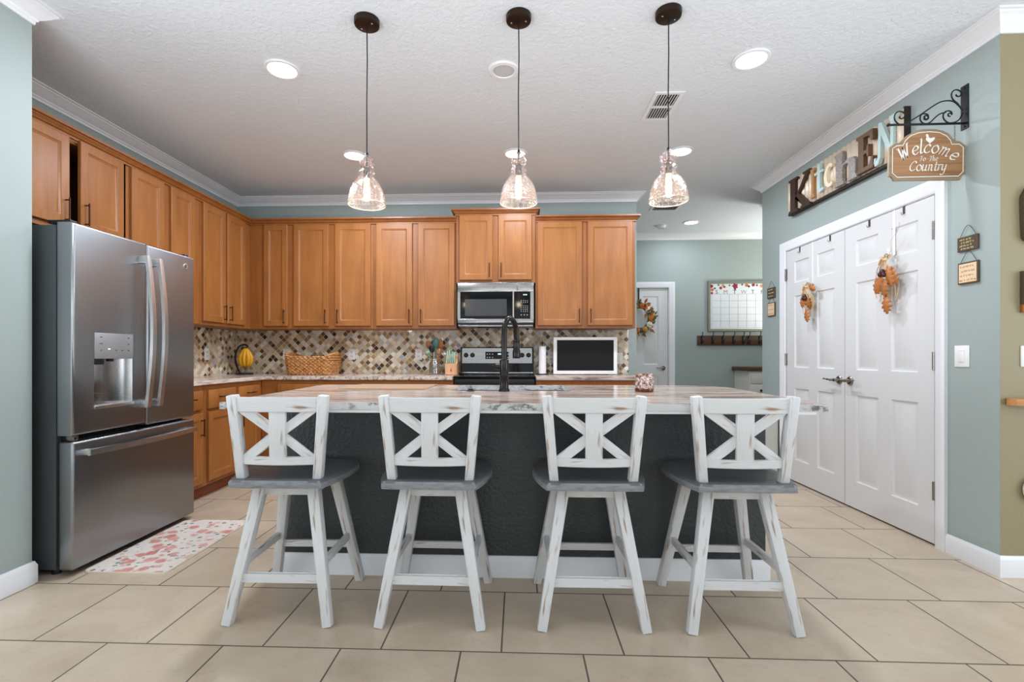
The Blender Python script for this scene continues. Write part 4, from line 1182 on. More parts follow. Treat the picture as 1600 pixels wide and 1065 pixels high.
def vent(x0, x1, y0, y1, label, mid=None, n=8):
    t = thing('ceiling_vent', label, 'vent', ((x0 + x1) / 2, (y0 + y1) / 2, CEIL), 0)
    w, h = (x1 - x0) / 2, (y1 - y0) / 2
    fr_ = 0.028
    bm = B()
    for a in ((-w, w, -h, -h + fr_), (-w, w, h - fr_, h), (-w, -w + fr_, -h + fr_, h - fr_), (w - fr_, w, -h + fr_, h - fr_)):
        box(bm, a[0], a[1], a[2], a[3], -0.008, 0, 0.002, 1)
    box(bm, -w + fr_, w - fr_, -0.012, 0.012, -0.007, 0)
    obj('frame', bm, M['trim'], t)
    bm = B(); box(bm, -w + fr_, w - fr_, -h + fr_, h - fr_, -0.002, -0.001); obj('duct', bm, M['vent_dark'], t, label='dark opening')
    for s in (-1, 1):
        bm = B()
        ya, yb = (0.012, h - fr_) if s > 0 else (-h + fr_, -0.012)
        for k in range(n):
            x = -w + fr_ + (k + 0.5) * (2 * w - 2 * fr_) / n
            c = Vector((x, (ya + yb) / 2, -0.006)); dxx = 0.007
            q = [(x - dxx, ya, -0.010), (x - dxx, yb, -0.010), (x + dxx * 0.3, yb, -0.003), (x + dxx * 0.3, ya, -0.003)]
            vv_ = [bm.verts.new(p) for p in q] + [bm.verts.new((p[0] + 0.0015, p[1], p[2])) for p in q]
            for f in ((0, 1, 2, 3), (7, 6, 5, 4), (0, 4, 5, 1), (1, 5, 6, 2), (2, 6, 7, 3), (3, 7, 4, 0)): bm.faces.new([vv_[i] for i in f])
        obj('louver_bank', bm, M['trim'], t, smooth=0)
vent(0.872, 1.065, 3.105, 3.475, 'white slatted air vent in the kitchen ceiling beside a pendant cord')
vent(1.508, 1.83, 5.28, 5.65, 'slatted air vent in the hall ceiling', n=9)

# ------------------------------------------------------------------ range and microwave
rg = thing('kitchen_range', 'stainless and black electric range below the microwave', 'range', (-0.225, 4.7, 0))
bm = B(); box(bm, -0.601, 0.151, 4.425, 4.93, 0.0, 0.895, 0.003, 1); obj('body', bm, M['black'], rg, True)
bm = B(); box(bm, -0.603, 0.153, 4.385, 4.96, 0.893, 0.914, 0.005); obj('cooktop', bm, M['black_glass'], rg, True, label='black glass cooktop')
bm = B(); box(bm, -0.59, 0.14, 4.385, 4.424, 0.22, 0.80, 0.006); od = obj('oven_door', bm, M['steel_flat'], rg, True)
bm = B(); tube(bm, [(-0.54, 4.34, 0.755), (0.09, 4.34, 0.755)], 0.011, 12)
for x in (-0.52, 0.07): cyl(bm, (x, 4.386, 0.755), (x, 4.34, 0.755), 0.008, 10)
obj('handle', bm, M['steel_light'], od, True)
bm = B(); box(bm, -0.59, 0.14, 4.40, 4.424, 0.805, 0.89, 0.004); obj('vent_strip', bm, M['black'], rg, True)
bm = B(); box(bm, -0.59, 0.14, 4.39, 4.424, 0.05, 0.21, 0.006); obj('storage_drawer', bm, M['steel_flat'], rg, True)
bm = B()
prism(bm, [(4.925, 0.90), (5.038, 0.90), (5.038, 1.19), (4.955, 1.19), (4.945, 1.18)], 0.752, lambda a, b, d: Vector((-0.601 + d, a, b)))
bgd = obj('backguard', bm, M['black_glass'], rg, True, smooth=20)
bm = B()
prism(bm, [(4.933, 1.025), (4.936, 1.025), (4.946, 1.18), (4.943, 1.18)], 0.722, lambda a, b, d: Vector((-0.586 + d, a, b)))
obj('control_panel', bm, M['steel_flat'], bgd, True, smooth=20, label='stainless control panel')
bm = B(); prism(bm, [(4.9315, 1.068), (4.935, 1.068), (4.9402, 1.142), (4.9367, 1.142)], 0.24, lambda a, b, d: Vector((-0.345 + d, a, b)))
clk = obj('clock_display', bm, M['black_glass'], bgd, True, smooth=20)
bm = B()
for x in (-0.215, -0.203, -0.191, -0.179): box(bm, x, x + 0.008, 4.933, 4.937, 1.112, 1.126)
obj('lit_digits', bm, M['lcd'], bgd, True)
bm = B()
for i, x in enumerate((-0.325, -0.300, -0.270, -0.150, -0.130, -0.112)):
    for z in (1.084, 1.118): lathe(bm, [(0, 0), (0.007, 0), (0.006, 0.003), (0, 0.003)], 12, (x, 4.934 + (z - 1.084) * 0.06, z), ROTX)
obj('button_row', bm, M['speaker'], bgd, True)
for x in (-0.545, -0.478, 0.033, 0.1):
    bm = B(); lathe(bm, [(0.0, 0), (0.024, 0), (0.024, 0.006), (0.019, 0.01), (0.018, 0.026), (0.014, 0.029), (0, 0.029)], 24, (x, 4.941, 1.108), ROTX)
    box(bm, x - 0.003, x + 0.003, 4.906, 4.914, 1.094, 1.124, 0.001)
    obj('knob', bm, M['black'], bgd, True)
bm = B(); box(bm, -0.598, 0.148, 4.90, 4.93, 0.913, 0.935, 0.006); obj('rear_lip', bm, M['steel_flat'], rg, True)
for (x, y, r) in ((-0.42, 4.55, 0.10), (-0.03, 4.55, 0.08), (-0.42, 4.80, 0.08), (-0.03, 4.80, 0.10)):
    bm = B(); lathe(bm, [(r - 0.003, 0.9138), (r, 0.9138), (r, 0.9143), (r - 0.003, 0.9143)], 36, (x, y, 0), close_ends=False); obj('burner_ring', bm, M['fridge_side'], rg, True)
mw = thing('microwave', 'stainless over-the-range microwave with black glass door', 'microwave', (-0.226, 4.85, 1.40))
bm = B(); box(bm, -0.597, 0.144, 4.672, 5.04, 1.398, 1.812, 0.003, 1); obj('body', bm, M['black'], mw, True)
MY = 4.65
def mx(zx): return -0.597 + (zx - 115) * 0.000545
def mz(zy): return 1.812 - (zy - 120) * 0.000545
bm = B()
box(bm, -0.597, mx(1180), MY, 4.672, mz(285), 1.812, 0.003); box(bm, -0.597, mx(1180), MY, 4.672, 1.418, mz(765), 0.003)
box(bm, -0.597, mx(165), MY, 4.672, mz(765), mz(285))
dw = obj('door', bm, M['steel_flat'], mw, True)
bm = B(); box(bm, mx(165), mx(1180), MY + 0.003, 4.672, mz(765), mz(285)); obj('door_glass', bm, M['black_glass'], dw, True, label='black glass')
bm = B(); box(bm, mx(250), mx(995), MY + 0.0015, MY + 0.004, mz(715), mz(415), 0.0005, 1); obj('door_window', bm, M['grey_window'], dw, True, label='grey see-through window')
bm = B()
tube(bm, [(mx(1112), MY - 0.032, mz(765)), (mx(1112), MY - 0.032, mz(290))], 0.013, 16, flat=0.7)
for z in (mz(740), mz(315)): cyl(bm, (mx(1112), MY, z), (mx(1112), MY - 0.03, z), 0.008, 10)
obj('handle', bm, M['steel_light'], dw, True)
bm = B(); box(bm, mx(1182), 0.144, MY, 4.672, mz(285), 1.812, 0.003); box(bm, mx(1182), 0.144, MY, 4.672, 1.418, mz(765), 0.003); box(bm, mx(1415), 0.144, MY, 4.672, mz(765), mz(285))
cp = obj('control_column', bm, M['steel_flat'], mw, True)
bm = B(); box(bm, mx(1182), mx(1415), MY + 0.002, 4.672, mz(765), mz(285)); obj('control_glass', bm, M['black_glass'], cp, True)
bm = B()
for zy in (440, 470, 535, 568, 600, 632): 
    for zx in (1245, 1285, 1320, 1355): box(bm, mx(zx), mx(zx + 14), MY + 0.001, MY + 0.0025, mz(zy + 8), mz(zy))
for zx in (1245, 1300, 1350): box(bm, mx(zx), mx(zx + 16), MY + 0.001, MY + 0.0025, mz(705), mz(690))
obj('keypad_legend', bm, M['speaker'], cp, True)
bm = B()
for zx in (1290, 1308, 1330, 1345): box(bm, mx(zx), mx(zx + 10), MY + 0.001, MY + 0.0025, mz(350), mz(328))
obj('lit_digits', bm, M['lcd'], cp, True)
bm = B(); lathe(bm, [(0, 0), (0.015, 0), (0.015, 0.0015), (0.0125, 0.002), (0.0125, 0.001), (0, 0.001)], 24, (mx(778), MY, mz(208)), ROTX); obj('badge', bm, M['nickel'], dw, True, label='round chrome badge')
bm = B(); box(bm, -0.59, 0.137, 4.66, 5.0, 1.385, 1.40, 0.002); obj('vent_underside', bm, M['steel_flat'], mw, True)
bm = B(); box(bm, -0.40, -0.05, 4.67, 4.80, 1.378, 1.386, 0.002); obj('grease_filter', bm, M['black'], mw, True)

# ------------------------------------------------------------------ things on the back worktop
# banana stand and bananas
t = thing('banana_stand', 'dark metal banana stand in the worktop corner', 'stand', (-2.83, 4.80, CT))
bm = B(); lathe(bm, [(0, 0), (0.082, 0), (0.085, 0.004), (0.085, 0.012), (0.08, 0.016), (0, 0.016)], 32, (0.025, 0, 0)); obj('base', bm, M['black'], t)
bm = B(); tube(bm, crv([(-0.02, 0, 0.014), (-0.05, 0, 0.07), (-0.07, 0, 0.15), (-0.065, 0, 0.22), (-0.03, 0, 0.285), (0.02, 0, 0.305), (0.052, 0, 0.295), (0.06, 0, 0.280)], 6), 0.009, 10); obj('hook_arm', bm, M['bronze'], t)
t = thing('banana_bunch', 'bunch of yellow bananas hanging on the dark stand', 'bananas', (-2.79, 4.80, CT + 0.262))
for k in range(5):
    a = R(-80 + 40 * k); bm = B()
    d = Vector((math.sin(a) * 1.0, -math.cos(a) * 0.5, 0))
    P = crv([Vector((0, 0, 0.0)) + d * 0.006, d * 0.03 + Vector((0, 0, -0.03)), d * 0.062 + Vector((0, 0, -0.09)), d * 0.055 + Vector((0, 0, -0.145)), d * 0.03 + Vector((0, 0, -0.178))], 5)
    n = len(P)
    tube(bm, P, 0.016, 8, radii=[0.006 + 0.0135 * min(1, math.sin(math.pi * (0.06 + 0.9 * i / (n - 1))) ** 0.6) for i in range(n)])
    b_ = obj('banana', bm, M['banana'], t, smooth=60)
    bm = B(); ball(bm, P[-1], 0.0075, (1, 1, 1.2), 8); obj('tip', bm, M['banana_tip'], b_)
bm = B(); tube(bm, [(0, 0, -0.012), (0, 0, 0.01), (0.004, 0, 0.022)], 0.013, 8, radii=[0.017, 0.013, 0.009]); obj('stem', bm, M['banana_tip'], t)
# woven basket: stacked twisted coils
t = thing('woven_basket', 'woven water hyacinth basket with raised handles on the worktop', 'basket', (-2.085, 4.80, CT))
bm = B()
def coil(z, hw, hd, ph, r=0.0105, sag=0.0):
    pts, rad = [], []
    n = 96
    per = rrect(-hw, hw, -hd, hd, 0.05, 6)
    # resample the outline evenly
    L = [0]
    for i in range(len(per)): L.append(L[-1] + (Vector(per[(i + 1) % len(per)]) - Vector(per[i])).length)
    for k in range(n):
        s = L[-1] * k / n; i = max(j for j in range(len(per)) if L[j] <= s + 1e-9)
        q = Vector(per[i]).lerp(Vector(per[(i + 1) % len(per)]), (s - L[i]) / max(1e-9, L[i + 1] - L[i]))
        w_ = math.sin(2 * math.pi * (k / n * 32 + ph))
        nrm = Vector((q.x / hw, q.y / hd)); nrm.normalize()
        lift = 0.0
        if sag: lift = sag * max(0.0, (abs(q.x) / hw - 0.72) / 0.28) ** 1.2
        pts.append(Vector((q.x + nrm.x * 0.004 * w_, q.y + nrm.y * 0.004 * w_, z + lift))); rad.append(r * (1 + 0.22 * w_))
    tube(bm, pts, r, 6, True, rad)
for j in range(11):
    k = j / 10
    coil(0.0125 + j * 0.0165, 0.212 + 0.022 * k, 0.13 + 0.02 * k, 0.5 * (j % 2), 0.0112, 0.0 if j < 8 else (0.010 * (j - 7)))
obj('woven_body', bm, M['wicker'], t)
bm = B(); prism(bm, rrect(-0.20, 0.20, -0.125, 0.125, 0.05), 0.008, lambda a, b, d: Vector((a, b, d + 0.002))); obj('bottom', bm, M['wicker'], t)
for s in (-1, 1):
    bm = B(); tube(bm, crv([(s * 0.232, -0.07, 0.195), (s * 0.234, -0.06, 0.215), (s * 0.234, 0, 0.222), (s * 0.234, 0.06, 0.215), (s * 0.232, 0.07, 0.195)], 6), 0.011, 8); obj('handle', bm, M['wicker'], t)
# utensil jar
JX, JY = -0.852, 4.82
t = thing('glass_jar', 'clear glass jar holding cooking utensils on the worktop', 'jar', (JX, JY, CT))
bm = B(); lathe(bm, [(0.0, 0.002), (0.052, 0.002), (0.057, 0.008), (0.057, 0.105), (0.050, 0.125), (0.041, 0.138), (0.041, 0.152), (0.044, 0.155), (0.044, 0.160), (0.040, 0.160), (0.037, 0.138), (0.047, 0.122), (0.053, 0.105), (0.053, 0.012), (0.0, 0.012)], 32, close_ends=False); obj('glass_body', bm, M['clear_glass'], t)
bm = B(); lathe(bm, [(0.0, 0.0), (0.054, 0.0), (0.057, 0.006), (0.0, 0.006)], 28); obj('base', bm, M['sign_edge'], t)
def utensil(name, label, dx0, lean, L, head, mat, hmat, dy=0.0):
    t = thing(name, label, 'utensil', (JX + dx0, JY + dy, CT + 0.014), 0, 'utensils in the glass jar')
    tip = Vector((lean[0], lean[1], L)); dirv = tip.normalized()
    bm = B(); tube(bm, [(0, 0, 0), tuple(tip * 0.5), tuple(tip)], 0.005, 8, radii=[0.0055, 0.006, 0.005]); obj('handle', bm, mat, t)
    bm = B()
    q = Vector((0, 0, 1)).rotation_difference(dirv).to_matrix().to_4x4()
    mt_ = Matrix.Translation(tip + dirv * head[1] * 0.8) @ q @ Matrix.Diagonal((head[0] * 1.2, 0.013, head[1] * 1.15, 1))
    bmesh.ops.create_uvsphere(bm, u_segments=16, v_segments=10, radius=1, matrix=mt_)
    obj('head', bm, hmat, t)
utensil('wooden_spoon', 'wooden spoon leaning towards the basket in the jar', -0.012, (-0.046, 0.004, 0.27), 0.26, (0.024, 0.036), M['spoon_wood'], M['spoon_wood'], 0.012)
utensil('spatula', 'large teal spatula at the back of the jar', 0.002, (0.006, 0.024, 0.28), 0.27, (0.030, 0.046), M['teal_tool'], M['teal_tool'], 0.014)
utensil('ladle', 'black ladle standing at the front of the jar', 0.0, (-0.016, -0.030, 0.21), 0.22, (0.026, 0.036), M['black'], M['black'], -0.014)
utensil('wooden_spoon', 'wooden spoon leaning towards the knife block in the jar', 0.014, (0.044, 0.004, 0.27), 0.26, (0.022, 0.038), M['spoon_wood'], M['spoon_wood'], 0.008)
utensil('spatula', 'pale green spatula tipped out sideways from the jar', -0.016, (-0.036, -0.008, 0.20), 0.20, (0.030, 0.016), M['sage'], M['sage'], -0.010)
utensil('whisk_handle', 'slim copper-toned utensil leaning low in the jar', 0.014, (0.034, -0.012, 0.21), 0.20, (0.012, 0.026), M['spoon_wood'], M['letter_tan'], -0.012)
# knife block
KX, KY = -0.672, 4.80
t = thing('knife_block', 'pale wooden knife block beside the range', 'knife block', (KX, KY, CT))
bm = B()
prism(bm, [(-0.07, 0.0), (0.08, 0.0), (0.08, 0.20), (0.03, 0.20), (-0.03, 0.115), (-0.07, 0.105)], 0.115, lambda a, b, d: Vector((-0.0575 + d, a, b + 0.004)))
obj('block', bm, M['block_wood'], t, smooth=20)
bm = B(); box(bm, -0.055, 0.055, -0.068, 0.078, 0, 0.005); obj('base', bm, M['black'], t)
bm = B(); prism(bm, [(-0.010, 0.035), (0.010, 0.035), (0.0, 0.075)], 0.0015, lambda a, b, d: Vector((a, -0.0705 - d + 0.001, b))); obj('burned_mark', bm, M['spoon_wood'], t)
ords = ['first', 'second', 'third', 'fourth', 'fifth']
for k in range(5):
    x = -0.042 + 0.0185 * k; h = [0.125, 0.135, 0.10, 0.12, 0.115][k]
    t = thing('knife', f'sage green knife in the wooden block, {ords[k]} counting from the utensil jar', 'knife', (KX + x, KY - 0.045, CT + 0.112), 0, 'knives in the block')
    bm = B(); bar(bm, (0, 0, 0.0), (0, 0.03, h), 0.011, 0.022, (1, 0, 0), 0.003); obj('handle', bm, M['sage'], t)
    bm = B(); box(bm, -0.0012, 0.0012, -0.008, 0.008, -0.05, 0.004); obj('blade', bm, M['nickel'], t)
t = thing('kitchen_shears', 'sage green wide handle standing tall behind the knives', 'shears', (KX - 0.028, KY + 0.045, CT + 0.20), 0)
bm = B(); tube(bm, crv([(0, 0, 0), (-0.02, 0, 0.03), (-0.018, 0, 0.07), (0.002, 0, 0.075), (0.008, 0, 0.04), (0, 0, 0.0)], 5), 0.005, 8); obj('handle', bm, M['sage'], t)
bm = B(); tube(bm, crv([(0, 0, 0), (0.02, 0, 0.03), (0.022, 0, 0.065), (0.008, 0, 0.07), (0.004, 0, 0.03), (0, 0, 0)], 5), 0.005, 8); obj('handle', bm, M['sage'], t)
bm = B(); box(bm, -0.004, 0.004, -0.0015, 0.0015, -0.05, 0.004); obj('blade', bm, M['nickel'], t)
# paper towel
t = thing('paper_towel_holder', 'dark paper towel holder between the range and the television', 'holder', (0.238, 4.85, CT))
bm = B(); lathe(bm, [(0, 0), (0.062, 0), (0.064, 0.004), (0.06, 0.010), (0, 0.010)], 28); obj('base', bm, M['bronze'], t)
bm = B(); tube(bm, [(0, 0, 0.008), (0, 0, 0.315)], 0.005, 10); ball(bm, (0, 0, 0.322), 0.009, (1, 1, 1), 10); tube(bm, crv([(0, 0, 0.31), (-0.02, 0, 0.318), (-0.026, 0, 0.303), (-0.014, 0, 0.299)], 4), 0.003, 6); tube(bm, crv([(0, 0, 0.31), (0.02, 0, 0.318), (0.026, 0, 0.303), (0.014, 0, 0.299)], 4), 0.003, 6); obj('rod', bm, M['bronze'], t)
bm = B(); lathe(bm, [(0.010, 0.0), (0.037, 0.0), (0.037, 0.275), (0.010, 0.275)], 28, (0.238, 4.85, CT + 0.012)); tag(obj('paper_towel_roll', bm, M['paper']), 'slim white paper towel roll standing on its holder', 'paper towel')
# tv
t = thing('television', 'small flat television with white frame on the worktop', 'television', (0.665, 4.83, CT))
TH = R(0)
bm = B()
w2, h0, h1 = 0.318, 0.006, 0.378
outerR = [(-w2, w2, h0, h1, 0.03), (-w2, w2, h0, h1, 0.004), (-w2 + 0.004, w2 - 0.004, h0 + 0.004, h1 - 0.004, 0.0), (-w2 + 0.034, w2 - 0.034, h0 + 0.034, h1 - 0.028, 0.0), (-w2 + 0.036, w2 - 0.036, h0 + 0.036, h1 - 0.030, 0.006)]
rings_rect(bm, outerR, False)
bmesh.ops.recalc_face_normals(bm, faces=bm.faces[:])
obj('bezel', bm, M['white_plastic'], t, label='white frame')
bm = B(); rings_rect(bm, [(-w2 + 0.0355, w2 - 0.0355, h0 + 0.0355, h1 - 0.0295, 0.0055)]); obj('screen', bm, M['screen'], t, label='dark blank screen')
bm = B(); box(bm, -0.30, 0.30, 0.03, 0.055, 0.03, 0.36, 0.01); obj('back_shell', bm, M['white_plastic'], t)
for s in (-1, 1):
    bm = B(); box(bm, s * 0.2 - 0.03, s * 0.2 + 0.03, 0.008, 0.11, 0, 0.014, 0.003); obj('foot', bm, M['black'], t)
# outlets and switches
def plate(label, loc, rz, kind='outlet', name='wall_outlet', cat='outlet', w=0.072, h=0.116):
    t = thing(name, label, cat, loc, rz, 'wall plates')
    bm = B(); box(bm, -w / 2, w / 2, -0.005, 0, -h / 2, h / 2, 0.002); obj('cover_plate', bm, M['white_plastic'], t)
    if kind == 'outlet':
        for z in (-0.02, 0.02):
            bm = B(); prism(bm, rrect(-0.015, 0.015, z - 0.013, z + 0.013, 0.006, 3), 0.002, lambda a, b, d: Vector((a, -0.005 - d, b)))
            sk_ = obj('socket', bm, M['cream_plastic'], t)
            bm = B()
            for x in (-0.006, 0.006): box(bm, x - 0.001, x + 0.001, -0.0074, -0.0069, z - 0.004, z + 0.005)
            obj('slot', bm, M['black'], sk_)
    else:
        bm = B(); box(bm, -0.0165, 0.0165, -0.008, -0.004, -0.033, 0.033, 0.0015); rk = obj('rocker', bm, M['white_plastic'], t)
        bm = B(); box(bm, -0.014, 0.014, -0.0085, -0.0078, -0.030, -0.028); box(bm, -0.014, 0.014, -0.0085, -0.0078, 0.028, 0.030); obj('groove', bm, M['speaker'], rk)
    return t
plate('white outlet on the mosaic between bananas and basket', (-2.486, 5.042, 1.117), 0)
plate('white outlet on the mosaic just past the wicker basket', (-1.778, 5.042, 1.117), 0)
plate('white outlet on the mosaic beside the utensil jar', (-1.06, 5.042, 1.117), 0)
plate('pale outlet on the mosaic hidden partly by the paper towel', (0.335, 5.042, 1.085), 0)
plate('pale outlet on the mosaic at the far side of the television', (1.045, 5.042, 1.075), 0, 'switch')
plate('white outlet on the side wall mosaic near the refrigerator', (-3.022, 4.53, 1.117), R(90))
plate('white rocker switch on the teal wall beside the double doors', (2.40, 2.694, 1.098), R(-90), 'switch', 'light_switch', 'switch', 0.086, 0.116)

# ------------------------------------------------------------------ hall
t = thing('wall_calendar', 'large framed whiteboard calendar with flower border on the hall wall', 'calendar', (3.2, 6.74, 1.43))
bm = B()
x0, x1, z0, z1 = 2.602, 3.74, 1.434, 2.133
rings_rect(bm, [(x0, x1, z0, z1, 6.738), (x0, x1, z0, z1, 6.718), (x0 + 0.008, x1 - 0.008, z0 + 0.008, z1 - 0.008, 6.710), (x0 + 0.036, x1 - 0.036, z0 + 0.036, z1 - 0.036, 6.714), (x0 + 0.04, x1 - 0.04, z0 + 0.04, z1 - 0.04, 6.728)], False)
bmesh.ops.recalc_face_normals(bm, faces=bm.faces[:])
obj('frame', bm, M['cal_frame'], t, True, label='champagne metal frame')
bm = B(); box(bm, x0 + 0.038, x1 - 0.038, 6.726, 6.737, z0 + 0.038, z1 - 0.038); obj('writing_board', bm, M['cal_paper'], t, True)
bm = B()
gx0, gz0, gz1, gs = 2.662, 1.487, 1.952, 0.1175
for k in range(9): box(bm, gx0 + k * gs - 0.0015, gx0 + k * gs + 0.0015, 6.7245, 6.7265, gz0, gz1)
for k in range(6): box(bm, gx0, gx0 + 8 * gs, 6.7245, 6.7265, gz0 + k * (gz1 - gz0) / 5 - 0.0015, gz0 + k * (gz1 - gz0) / 5 + 0.0015)
obj('grid_lines', bm, M['cal_line'], t, True)
def text_mesh(body, size, extr=0.0006):
    cu = bpy.data.curves.new('lettering', 'FONT'); cu.body = body; cu.size = size; cu.extrude = extr; cu.align_x = 'CENTER'; cu.align_y = 'CENTER'
    o = bpy.data.objects.new('lettering', cu); COL.objects.link(o)
    bpy.context.view_layer.update()
    me = bpy.data.meshes.new_from_object(o.evaluated_get(bpy.context.evaluated_depsgraph_get()))
    bpy.data.objects.remove(o); bpy.data.curves.remove(cu)
    b = B(); b.from_mesh(me); bpy.data.meshes.remove(me)
    return b
for k, ch in enumerate('SMTWTFS'):
    b = text_mesh(ch, 0.075)
    for v in b.verts: v.co = Vector((2.725 + k * 0.122 + v.co.x, 6.7255 - v.co.z, 1.978 + v.co.y))
    obj('weekday_letter', b, M['ink_red'] if k in (1,) else M['cal_line'] if k == 3 else M['ink'], t, True, smooth=0)
fl_spec = [(2.655, 2.06, 0.030, 'flower_red'), (2.665, 2.01, 0.026, 'flower_orange'), (2.66, 1.965, 0.022, 'flower_red'), (2.69, 2.07, 0.020, 'flower_white'), (2.70, 2.03, 0.018, 'leaf_green'), (2.78, 2.035, 0.026, 'flower_red'), (2.81, 2.07, 0.024, 'flower_gold'), (2.83, 2.05, 0.02, 'flower_red'), (2.75, 2.075, 0.016, 'leaf_green'), (2.90, 2.07, 0.014, 'leaf_green'), (2.975, 2.06, 0.046, 'flower_red'), (2.975, 2.02, 0.018, 'flower_red'), (3.07, 2.08, 0.016, 'leaf_green'), (3.13, 2.07, 0.028, 'flower_orange'), (3.16, 2.055, 0.02, 'ink'), (3.22, 2.075, 0.028, 'flower_red'), (3.27, 2.07, 0.018, 'leaf_green'), (3.33, 2.06, 0.03, 'flower_gold'), (3.40, 2.06, 0.03, 'flower_red')]
for x, z, r, mk in fl_spec:
    b = B(); n = 10
    poly = [(x + r * (1 if k % 2 else 0.62) * math.cos(2 * math.pi * k / n), z + r * (1 if k % 2 else 0.62) * math.sin(2 * math.pi * k / n)) for k in range(n)]
    prism(b, poly, 0.001, lambda a, c, d: Vector((a, 6.7265 - d - 0.001, c)))
    obj('printed_flower', b, M[mk], t, True, smooth=0)
bm = B(); box(bm, x0 + 0.04, x1 - 0.04, 6.712, 6.73, z0 + 0.036, z0 + 0.05, 0.002); obj('marker_ledge', bm, M['white_plastic'], t, True)
def hook_rail(x0, x1, label, hooks):
    t = thing('hook_rail', label, 'hook rail', ((x0 + x1) / 2, 6.74, 1.31), 0, 'hook rails under the calendar')
    bm = B(); box(bm, x0, x1, 6.718, 6.739, 1.245, 1.38, 0.003); obj('board', bm, M['dark_wood'], t, True)
    for x in hooks:
        bm = B(); box(bm, x - 0.012, x + 0.012, 6.714, 6.719, 1.262, 1.372, 0.002)
        tube(bm, crv([(x, 6.715, 1.35), (x, 6.690, 1.37), (x, 6.672, 1.40), (x, 6.668, 1.418)], 4), 0.005, 8); ball(bm, (x, 6.668, 1.42), 0.008, (1, 1, 1), 8)
        tube(bm, crv([(x, 6.715, 1.30), (x, 6.68, 1.275), (x, 6.664, 1.29), (x, 6.66, 1.31)], 4), 0.005, 8); ball(bm, (x, 6.66, 1.312), 0.008, (1, 1, 1), 8)
        obj('coat_hook', bm, M['iron'], t, True)
hook_rail(2.463, 3.112, 'dark wooden hook rail below the calendar, end nearest the hall door', [2.515, 2.66, 2.80, 2.945, 3.075])
hook_rail(3.125, 3.70, 'dark wooden hook rail continuing below the calendar beside the wall corner', [3.15, 3.295, 3.44, 3.585])
t = thing('storage_cabinet', 'white cottage cabinet with brown top in the hall', 'cabinet', (3.3, 6.5, 0))
bm = B(); box(bm, 2.968, 3.70, 6.31, 6.735, 0, 0.905, 0.003, 1); obj('carcass', bm, M['cab_white'], t, True)
bm = B(); box(bm, 2.93, 3.74, 6.28, 6.737, 0.905, 0.955, 0.01); obj('top', bm, M['dark_wood'], t, True, label='dark brown wooden top')
for z0, z1, kn in ((0.745, 0.875, True), (0.585, 0.725, False), (0.30, 0.565, False)):
    bm = B(); box(bm, 2.99, 3.32, 6.300, 6.311, z0, z1, 0.004); d = obj('drawer', bm, M['cab_white'], t, True)
    bm = B()
    if kn: lathe(bm, [(0.006, 0), (0.006, 0.012), (0.018, 0.016), (0.018, 0.022), (0, 0.026)], 16, (3.155, 6.30, (z0 + z1) / 2), ROTX)
    else: box(bm, 3.10, 3.21, 6.278, 6.30, (z0 + z1) / 2 - 0.014, (z0 + z1) / 2 + 0.014, 0.006)
    obj('knob' if kn else 'cup_pull', bm, M['iron'], d, True)
# wreath on the hall door
t = thing('autumn_wreath', 'autumn wreath of orange and cream flowers on the hall door', 'wreath', (1.665, 6.70, 1.62))
rng = random.Random(3)
bm = B(); tube(bm, [(0.15 * math.cos(a), 0.0, 0.17 * math.sin(a)) for a in [2 * math.pi * k / 28 for k in range(28)]], 0.035, 8, True); obj('grapevine_ring', bm, M['leaf_green'], t)
def leafblade(bm, c, d, nrm, L, w):
    d = d.normalized(); s = d.cross(nrm).normalized()
    prof = [(0, 0.0), (0.25, 0.75), (0.5, 1.0), (0.75, 0.65), (1.0, 0.0)]
    mid = [bm.verts.new(c + d * (L * u_) + nrm * (0.012 * math.sin(u_ * 3))) for u_, _ in prof]
    a = [bm.verts.new(c + d * (L * u_) + s * (w * v_) + nrm * 0.004) for u_, v_ in prof[1:-1]]
    b = [bm.verts.new(c + d * (L * u_) - s * (w * v_) + nrm * 0.004) for u_, v_ in prof[1:-1]]
    for sd in (a, b):
        bm.faces.new((mid[0], mid[1], sd[0])); bm.faces.new((mid[1], mid[2], sd[1], sd[0])); bm.faces.new((mid[2], mid[3], sd[2], sd[1])); bm.faces.new((mid[3], mid[4], sd[2]))
for part, mk, cnt in (('foliage', 'leaf_green', 60), ('foliage', 'flower_orange', 30), ('foliage', 'flower_gold', 20)):
    bm = B()
    for k in range(cnt):
        a = rng.uniform(0, 2 * math.pi); rr_ = rng.uniform(-0.04, 0.05)
        c = Vector(((0.15 + rr_) * math.cos(a), rng.uniform(-0.05, -0.01), (0.17 + rr_) * math.sin(a)))
        d = Vector((math.cos(a + rng.uniform(-1.2, 1.2)), rng.uniform(-0.5, 0.1), math.sin(a + rng.uniform(-1.2, 1.2))))
        leafblade(bm, c, d, Vector((rng.uniform(-.4, .4), -1, rng.uniform(-.4, .4))).normalized(), rng.uniform(0.05, 0.09), rng.uniform(0.012, 0.02))
    obj(part, bm, M[mk], t)
